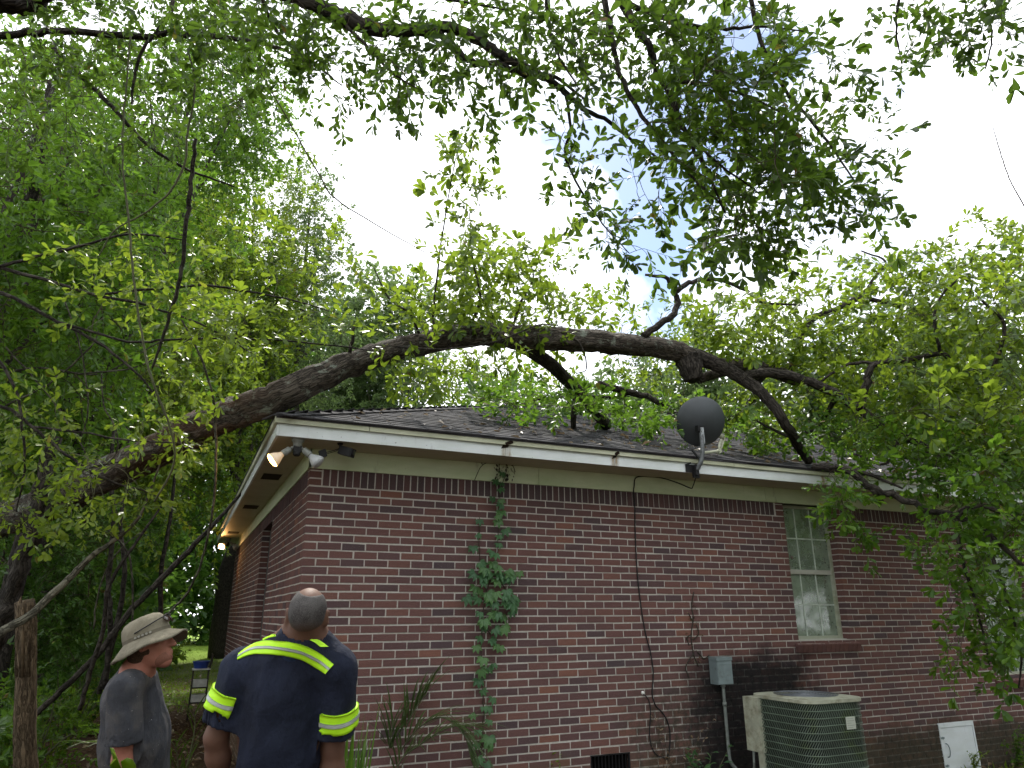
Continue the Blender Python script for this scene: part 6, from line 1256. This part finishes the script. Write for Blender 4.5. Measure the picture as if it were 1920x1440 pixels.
vine('dead_twig', 'long leafless twig against the bright sky at the right edge', [(1860, 232, 5.), (1868, 260, 5.), (1880, 300, 5.), (1895, 340, 5.), (1912, 372, 5.), (1950, 440, 5.)], [.002, .004, .004, .005], TWIG, 'twig')

# ---- weathered post
def post():
    c = at(45, 1420, 6.0); tq = at(50, 1128, 6.0); c = c+(c-tq)*.55; top = tq[2]; c[2] = ground_z(c[0], c[1]); t = thing('wooden_post', 'weathered broken wooden post standing in the undergrowth at the left edge', 'post', c)
    WOOD = bark_material('weathered_wood', (.045, .034, .024), (.24, .18, .115), None, None, (2, 70, 1), .5)
    P = [c+V(0, 0, -.1)]+[c+(tq-c)*(k/6)+V(.008*math.sin(k*1.7), 0, 0) for k in range(1, 7)]; o = link('shaft', bark_tube('shaft', catmull(P, 4), np.interp(np.linspace(0, 1, 25), [0, .3, 1], [.105, .085, .072]), 14, .14, 5), WOOD, t)
    for k in range(7):
        a = k*.9; q = V(tq[0]+.05*math.cos(a), tq[1]+.05*math.sin(a), top-.03)
        s_ = link('splinter', bark_tube('splinter', np.array([q+(c-tq)*.3, q, q+V(.004, 0, rng.uniform(.03, .09))]), [.028, .022, .004], 6, .2, k), WOOD, t)
post()

# ---- creeper on the front wall
def creeper():
    t = thing('wall_creeper', 'green five leaved creeper climbing the brick wall in a narrow strip', 'creeper', on_wall(905, 1440, 0)); CST = plain('creeper_stem', (.05, .032, .024), .9, bump=0)
    stems = [[(902, 1470), (903, 1400), (907, 1330), (903, 1250), (904, 1170), (912, 1110), (926, 1075), (932, 1040), (934, 1000), (935, 950), (937, 905), (938, 880)], [(912, 1110), (902, 1060), (898, 1010), (900, 970)], [(926, 1075), (945, 1100), (955, 1130), (948, 1150)], [(904, 1170), (918, 1190), (938, 1215)]]
    LINES = []
    for s_ in stems:
        C = catmull([on_wall(x, y, -.016) for x, y in s_], 6)+rng.normal(0, .004, (6*(len(s_)-1)+1, 3))*V(1, .3, 1); LINES.append(C); mb = MB(); mb.tube(C, np.linspace(.006, .003, len(C)), 5); link('stem', mb.mesh('stem', True), CST, t)
    def palmate(tt):
        m = MB()
        for k, a in enumerate((-1.25, -.62, 0, .62, 1.25)):
            L = (.62, .9, 1., .9, .62)[k]; v, f = LT['lance']; c, s = math.cos(a), math.sin(a); q = v*V(L, L*1.25, L); q = q+V(.06, 0, 0); q = np.c_[q[:, 0]*c-q[:, 1]*s, q[:, 0]*s+q[:, 1]*c, q[:, 2]-.05*abs(a)]; m.add(q, f, min(.96, max(0, tt+rng.normal(0, .06))))
        me = m.mesh('leaf'); me.materials.append(LEAF_BLUE); return me
    var = [palmate(x) for x in (.2, .35, .45, .55, .7, .85)]
    spots = [(938, 882, .6), (934, 894, .6), (940, 900, .6), (936, 912, .7), (932, 932, .8), (941, 952, .8), (938, 925, .7), (934, 944, .8), (930, 962, .9), (940, 972, .9), (938, 985, .9), (932, 1004, .9), (934, 1022, .9), (900, 978, .6), (897, 1000, .7), (925, 1040, .9), (938, 1036, .9), (930, 1052, 1.05), (938, 1062, 1.05), (893, 1030, .9), (900, 1052, 1.), (912, 1066, 1.1), (893, 1075, 1.1), (925, 1072, 1.1), (948, 1070, 1.3), (955, 1085, 1.3), (938, 1092, 1.2), (908, 1090, 1.), (895, 1100, 1.1), (912, 1108, 1.2), (930, 1110, 1.2), (950, 1108, 1.4), (960, 1124, 1.4), (945, 1130, 1.3), (922, 1126, 1.2), (900, 1124, 1.1), (958, 1140, 1.1), (940, 1150, 1.1), (920, 1150, 1.2), (903, 1146, 1.), (895, 1163, .9), (930, 1165, 1.1), (915, 1172, 1.1), (940, 1180, .9), (899, 1188, .9), (916, 1198, .8), (940, 1210, 1.1), (897, 1210, .9), (900, 1232, 1.), (918, 1248, .8), (926, 1246, .7), (900, 1255, 1.), (910, 1270, 1.), (897, 1292, .9), (920, 1307, .9), (902, 1318, .9), (914, 1330, 1.), (896, 1340, .9), (914, 1350, .9), (894, 1368, .9), (916, 1378, 1.1), (920, 1392, .9), (900, 1402, .8), (896, 1418, 1.), (908, 1428, .9)]
    allp = np.concatenate(LINES)
    for x, y, k in spots:
        for rep in range(2 if k > 1 else 1):
            tip = on_wall(x+rng.normal(0, 4+6*rep), y+rng.normal(0, 4+4*rep), -.05-rng.uniform(0, .05)*k); st = allp[np.argmin(((allp-tip)**2).sum(1))]
            mb = MB(); mb.tube(catmull([st, (st+tip)/2+V(0, -.012, .01), tip], 3), .0018, 4); link('leaf_stalk', mb.mesh('leaf_stalk'), TWIG_GREEN, t)
            d = nrm(V(rng.normal(0, .45), -.35+rng.normal(0, .15), -.8)); R = frames(d[None], np.array([[rng.normal(0, .25), -1, .35]]))[0]; s_ = .088*k**.5*rng.uniform(.75, 1.15)
            o = bpy.data.objects.new('leaf', var[int(rng.integers(0, 6))]); COL.objects.link(o); o.parent = t; o.matrix_parent_inverse = Matrix.Translation(-t.location); M = Matrix.Identity(4)
            for i in range(3):
                for j in range(3): M[i][j] = R[i, j]*s_
                M[i][3] = tip[i]
            o.matrix_basis = M
    # withered end that crept onto the frieze
    q = thing('withered_vine', 'dried dark vine tips clinging to the pale frieze board above the creeper', 'vine', on_wall(940, 890, -.03)); DRY = plain('dry_vine', (.028, .024, .016), .9, bump=0)
    for pts in ([(938, 890), (936, 872), (942, 862), (952, 864), (962, 874), (966, 885)], [(942, 862), (928, 866), (912, 868), (902, 875), (896, 886), (890, 900)], [(905, 872), (900, 862)], [(952, 864), (950, 880), (946, 895), (942, 906)]):
        mb = MB(); mb.tube(catmull([on_wall(x, y, -.036) for x, y in pts], 5), .0035, 5); link('stem', mb.mesh('stem', True), DRY, q)
    pos = np.array([on_wall(rng.choice([935, 950, 958])+rng.normal(0, 4), rng.uniform(864, 898), -.045) for _ in range(46)]); n = len(pos); R = frames(np.c_[rng.normal(0, .4, n), rng.normal(-.2, .2, n), -np.ones(n)], roll=rng.uniform(0, 6, n)); M = np.tile(np.eye(4), (n, 1, 1)); M[:, :3, :3] = R*rng.uniform(.02, .045, n)[:, None, None]; M[:, :3, 3] = pos
    link('dry_leaves', leaf_mesh('dry_leaves', M, 'simple', np.full(n, .3)), DRY, q, 'stuff')
    q = thing('dried_vine', 'dry leafless vine remains on the wall above the electrical box', 'vine', on_wall(1290, 1250, -.01))
    for pts in ([(1310, 1250), (1300, 1225), (1296, 1190), (1300, 1160), (1297, 1135), (1301, 1110)], [(1300, 1200), (1310, 1188), (1306, 1172)], [(1299, 1165), (1291, 1150)], [(1308, 1222), (1320, 1235), (1330, 1228)], [(1300, 1225), (1286, 1250), (1292, 1270)], [(1296, 1190), (1288, 1196), (1292, 1210)]):
        mb = MB(); mb.tube(catmull([on_wall(x, y, -.012) for x, y in pts], 5), .0055, 5); link('stem', mb.mesh('stem', True), DRY, q)
    pos = np.array([on_wall(1300+rng.normal(0, 7), rng.uniform(1125, 1245), -.015) for _ in range(60)]); n = len(pos); R = frames(rng.normal(0, 1, (n, 3)), roll=rng.uniform(0, 6, n)); M = np.tile(np.eye(4), (n, 1, 1)); M[:, :3, :3] = R*rng.uniform(.015, .04, n)[:, None, None]; M[:, :3, 3] = pos
    link('dry_leaves', leaf_mesh('dry_leaves', M, 'simple', rng.uniform(0, .6, n)), LEAF_DRY, q, 'stuff')
creeper()

# ---- palms and weeds at the foot of the wall
def blade(mb, base, d, L, w, droop, tint, n=6):
    d = nrm(d); s = nrm(np.cross(d, V(0, 0, 1))+V(1e-4, 0, 0)); P = []; p = np.array(base, float); v = d.copy()
    for i in range(n+1):
        t = i/n; ww = w*(math.sin(math.pi*min(1, .18+.82*t))**.7 if t < 1 else 0)*(1-t*.25); k = nrm(np.cross(s, v)); P += [p-s*ww+k*ww*.35, p.copy(), p+s*ww+k*ww*.35]; v = nrm(v+V(0, 0, -droop/n)); p = p+v*L/n
    mb.add(P, [(3*i+a, 3*i+a+1, 3*i+a+4, 3*i+a+3) for i in range(n) for a in (0, 1)], tint)
def palm(name, label, base, fronds, mat, cat='palm plant', cap=14):
    t = thing(name, label, cat, (base[0], base[1], ground_z(base[0], base[1])))
    for pts, n, L, w, spread in fronds:
        C = catmull(pts, 8); mb = MB(); mb.tube(C, np.linspace(.009, .003, len(C)), 5); fr_ = link('frond', mb.mesh('frond', True), TWIG_GREEN, t); T = np.gradient(C, axis=0); mbs = MB()
        for i in range(n):
            u = .2+.8*(i+.5)/n; k = min(len(C)-1, int(u*(len(C)-1))); tv = nrm(T[k]); sd_ = nrm(np.cross(tv, V(0, 0, 1)))*(1 if i % 2 else -1); upv = np.cross(sd_, tv)*(1 if i % 2 else -1)
            m = MB(); blade(m, C[k], tv*rng.uniform(.7, 1.1)+sd_*spread*rng.uniform(.6, 1.1)+upv*.25, L*rng.uniform(.7, 1.1)*(1-.35*abs(u-.6)), w, rng.uniform(.5, 1.2), float(np.clip(rng.normal(.45, .2), 0, .95))); link('leaflet', m.mesh('leaflet'), mat, fr_)
    return t
pb = V(*at(738, 1475, 6.0)); pb[2] = GZ
pm = lambda *a: [pb]+[at(x, y, d) for x, y, d in a]
palm('palm_plant', 'dark green palm with arching fronds at the foot of the wall left of the creeper', pb, [(pm((742, 1440, 5.9), (775, 1375, 5.85), (825, 1345, 5.8), (868, 1375, 5.75), (885, 1430, 5.7)), 46, .46, .0085, .5), (pm((740, 1430, 5.95), (755, 1380, 5.95), (778, 1330, 5.95), (800, 1300, 5.95)), 36, .50, .009, .22), (pm((745, 1440, 5.8), (790, 1395, 5.7), (840, 1365, 5.6), (880, 1362, 5.5)), 40, .46, .008, .42), (pm((735, 1440, 5.9), (730, 1400, 5.85), (738, 1350, 5.8)), 26, .44, .008, .25)], LEAF_GREY)
gb = V(*at(655, 1500, 4.6)); gb[2] = GZ; gt = thing('blade_plant', 'bright green sword leaved plant beside the elbow of the man in navy', 'plant', gb)
for i in range(26):
    m = MB(); blade(m, gb+V(rng.normal(0, .04), rng.normal(0, .05), -.02), V(rng.normal(.05, .14), rng.normal(0, .14), 1), rng.uniform(.75, 1.25), rng.uniform(.015, .024), rng.uniform(.1, .5), float(np.clip(rng.normal(.5, .2), 0, .95)), 7); link('blade', m.mesh('blade'), LEAF_MID, gt)
fb2 = V(-.75, 1.6, GZ); palm('fan_palm', 'low palm fronds spreading left in the shade between the two men', fb2, [([fb2, fb2+V(-.05, -.1, .35), fb2+V(-.3, -.3, .66), fb2+V(-.75, -.5, .72)], 22, .4, .009, .5), ([fb2, fb2+V(.02, -.15, .4), fb2+V(-.1, -.5, .7), fb2+V(-.45, -.95, .62)], 22, .4, .009, .5), ([fb2, fb2+V(.1, .0, .45), fb2+V(.1, -.2, .85), fb2+V(-.1, -.5, 1.0)], 18, .38, .009, .5)], LEAF_DARK)
def weed(label, base, n, hgt, mat, tone=.5, kind='lance', cat='weed', leaf=.05, mat2=None):
    t = thing('weed', label, cat, base); P = Plant(t); b = np.array(base)
    for i in range(n):
        e = b+V(rng.normal(0, hgt*.35), rng.normal(-.03, .04), hgt*rng.uniform(.6, 1.1)); P.limb('stem', [b, (b+e)/2+V(rng.normal(0, .02), 0, .02), e], [.004, .003, .0015], mat2 or TWIG_GREEN, 4, 4)
    C = np.concatenate(P.nodes); k = len(C); R = frames(np.c_[rng.normal(0, 1, k*2), rng.normal(-.4, .5, k*2), rng.normal(.2, .5, k*2)], roll=rng.normal(0, .6, k*2)); M = np.tile(np.eye(4), (k*2, 1, 1)); M[:, :3, :3] = R*(leaf*rng.uniform(.6, 1.2, k*2))[:, None, None]; M[:, :3, 3] = np.concatenate([C, C])+rng.normal(0, .006, (k*2, 3))
    sel = rng.random(k*2) < .75; v, f = LT[kind]
    for i in np.where(sel)[0]:
        o = bpy.data.objects.new('leaf', leaf_variant(kind, float(np.clip(rng.normal(tone, .2), 0, .95)), mat)); COL.objects.link(o); o.parent = t; o.matrix_parent_inverse = Matrix.Translation(-t.location); o.matrix_basis = Matrix([list(r) for r in M[i]])
wb = lambda x, y=-.06: V(x, y, GZ)
weed('tall thin pale green weed just left of the crawl vent', wb(2.42), 4, .52, LEAF_BRIGHT, .7)
weed('small pale weed between the creeper and the crawl vent', wb(2.1), 3, .42, LEAF_BRIGHT, .7)
weed('brown dried weed by the foot of the loose wire', wb(3.62, -.08), 7, .75, LEAF_DRY, .5, mat2=TWIG)
weed('small blue green spiky weed on the mossy wall foot left of the conduit', wb(3.78, -.14), 7, .48, LEAF_BLUE, .6, leaf=.09)
weed('green tuft growing under the white access door', wb(7.7, -.1), 9, .20, LEAF_BRIGHT, .5)
weed('leafy green weed between the access door and the right edge', wb(8.4, -.15), 10, .35, LEAF_MID, .5, leaf=.08)
# broad leaf poking up in front of the man in the hat
fp = V(*at(222, 1560, 2.0)); fp[2] = GZ; ft_ = thing('broadleaf_weed', 'large lobed leaf poking up in front of the elbow beside the bucket hat', 'plant', fp)
p1, p2 = at(228, 1442, 2.0), at(232, 1452, 2.02); mb = MB(); mb.tube(catmull([fp, (fp+p1)/2+V(.02, 0, 0), p1], 6), .006, 7); link('stem', mb.mesh('stem', True), TWIG_GREEN, ft_)
for pts, tt in (([(206, 1402), (213, 1404), (219, 1420), (222, 1432), (230, 1446), (214, 1446), (205, 1436), (212, 1424)], .35), ([(230, 1446), (226, 1428), (238, 1421), (248, 1424), (255, 1436), (252, 1452), (240, 1456)], .55), ([(222, 1450), (232, 1446), (240, 1458), (226, 1470), (206, 1458)], .45)):
    Q = np.array([at(x, y, 2.0+.012*math.sin(i*1.9)) for i, (x, y) in enumerate(pts)]); c = Q.mean(0)+cF*.012; n = len(Q); m = MB(); m.add(np.vstack([Q, Q+cF*.0012, [c], [c+cF*.0012]]), [(i, (i+1) % n, 2*n) for i in range(n)]+[(n+(i+1) % n, n+i, 2*n+1) for i in range(n)]+[(i, n+i, n+(i+1) % n, (i+1) % n) for i in range(n)], tt); link('leaf', m.mesh('leaf', True), LEAF_BRIGHT, ft_)

# ---- yard cart with tubs by the side wall
def yard_cart():
    c = V(-.40, 8.3, GZ); t = thing('yard_cart', 'dark metal yard cart with a blue tub standing by the far side wall', 'cart', c); IR = plain('rusty_iron', (.02, .016, .014), .7, dirt=((.08, .035, .02), 20, .55))
    for dx in (-.13, .13):
        for dy in (-.12, .12): mb = MB(); mb.tube([c+V(dx, dy, 0), c+V(dx*.95, dy, .82)], .011, 7); link('leg', mb.mesh('leg', True), IR, t)
    WH = plain('white_shelf', (.5, .5, .46), .5)
    for z in (.28, .52): mb = MB(); mb.box(c+V(-.14, -.14, z), c+V(.14, .14, z+.02)); link('shelf', mb.mesh('shelf'), IR, t); mb = MB(); mb.obox(c+V(0, 0, z+.08), (.115, .015, 0), (-.012, .10, 0), (0, 0, .058)); link('box', mb.mesh('box'), WH, t)
    mb = MB(); mb.box(c+V(-.15, -.15, .82), c+V(.15, .15, .84)); link('top_shelf', mb.mesh('top_shelf'), WH, t)
    mb = MB(); mb.tube(catmull([c+V(.13, -.12, .8), c+V(.16, -.13, 1.02), c+V(.15, 0, 1.08), c+V(.16, .13, 1.02), c+V(.13, .12, .8)], 5), .012, 7); link('handle', mb.mesh('handle', True), IR, t)
    b = c+V(-.01, 0, .841); q = thing('blue_tub', 'small blue plastic tub on top of the yard cart', 'tub', b); mb = MB(); lathe(mb, [(0, .11), (.02, .115), (.10, .14), (.115, .15), (.12, .145), (.11, .13), (.03, .105)], b, (0, 0, 1), 20, close=False); mb.box(b+V(-.07, -.07, .0), b+V(.07, .07, .008)); link('tub_body', mb.mesh('tub_body', True), plain('blue_plastic', (.025, .06, .28), .4, bump=0), q)
yard_cart()
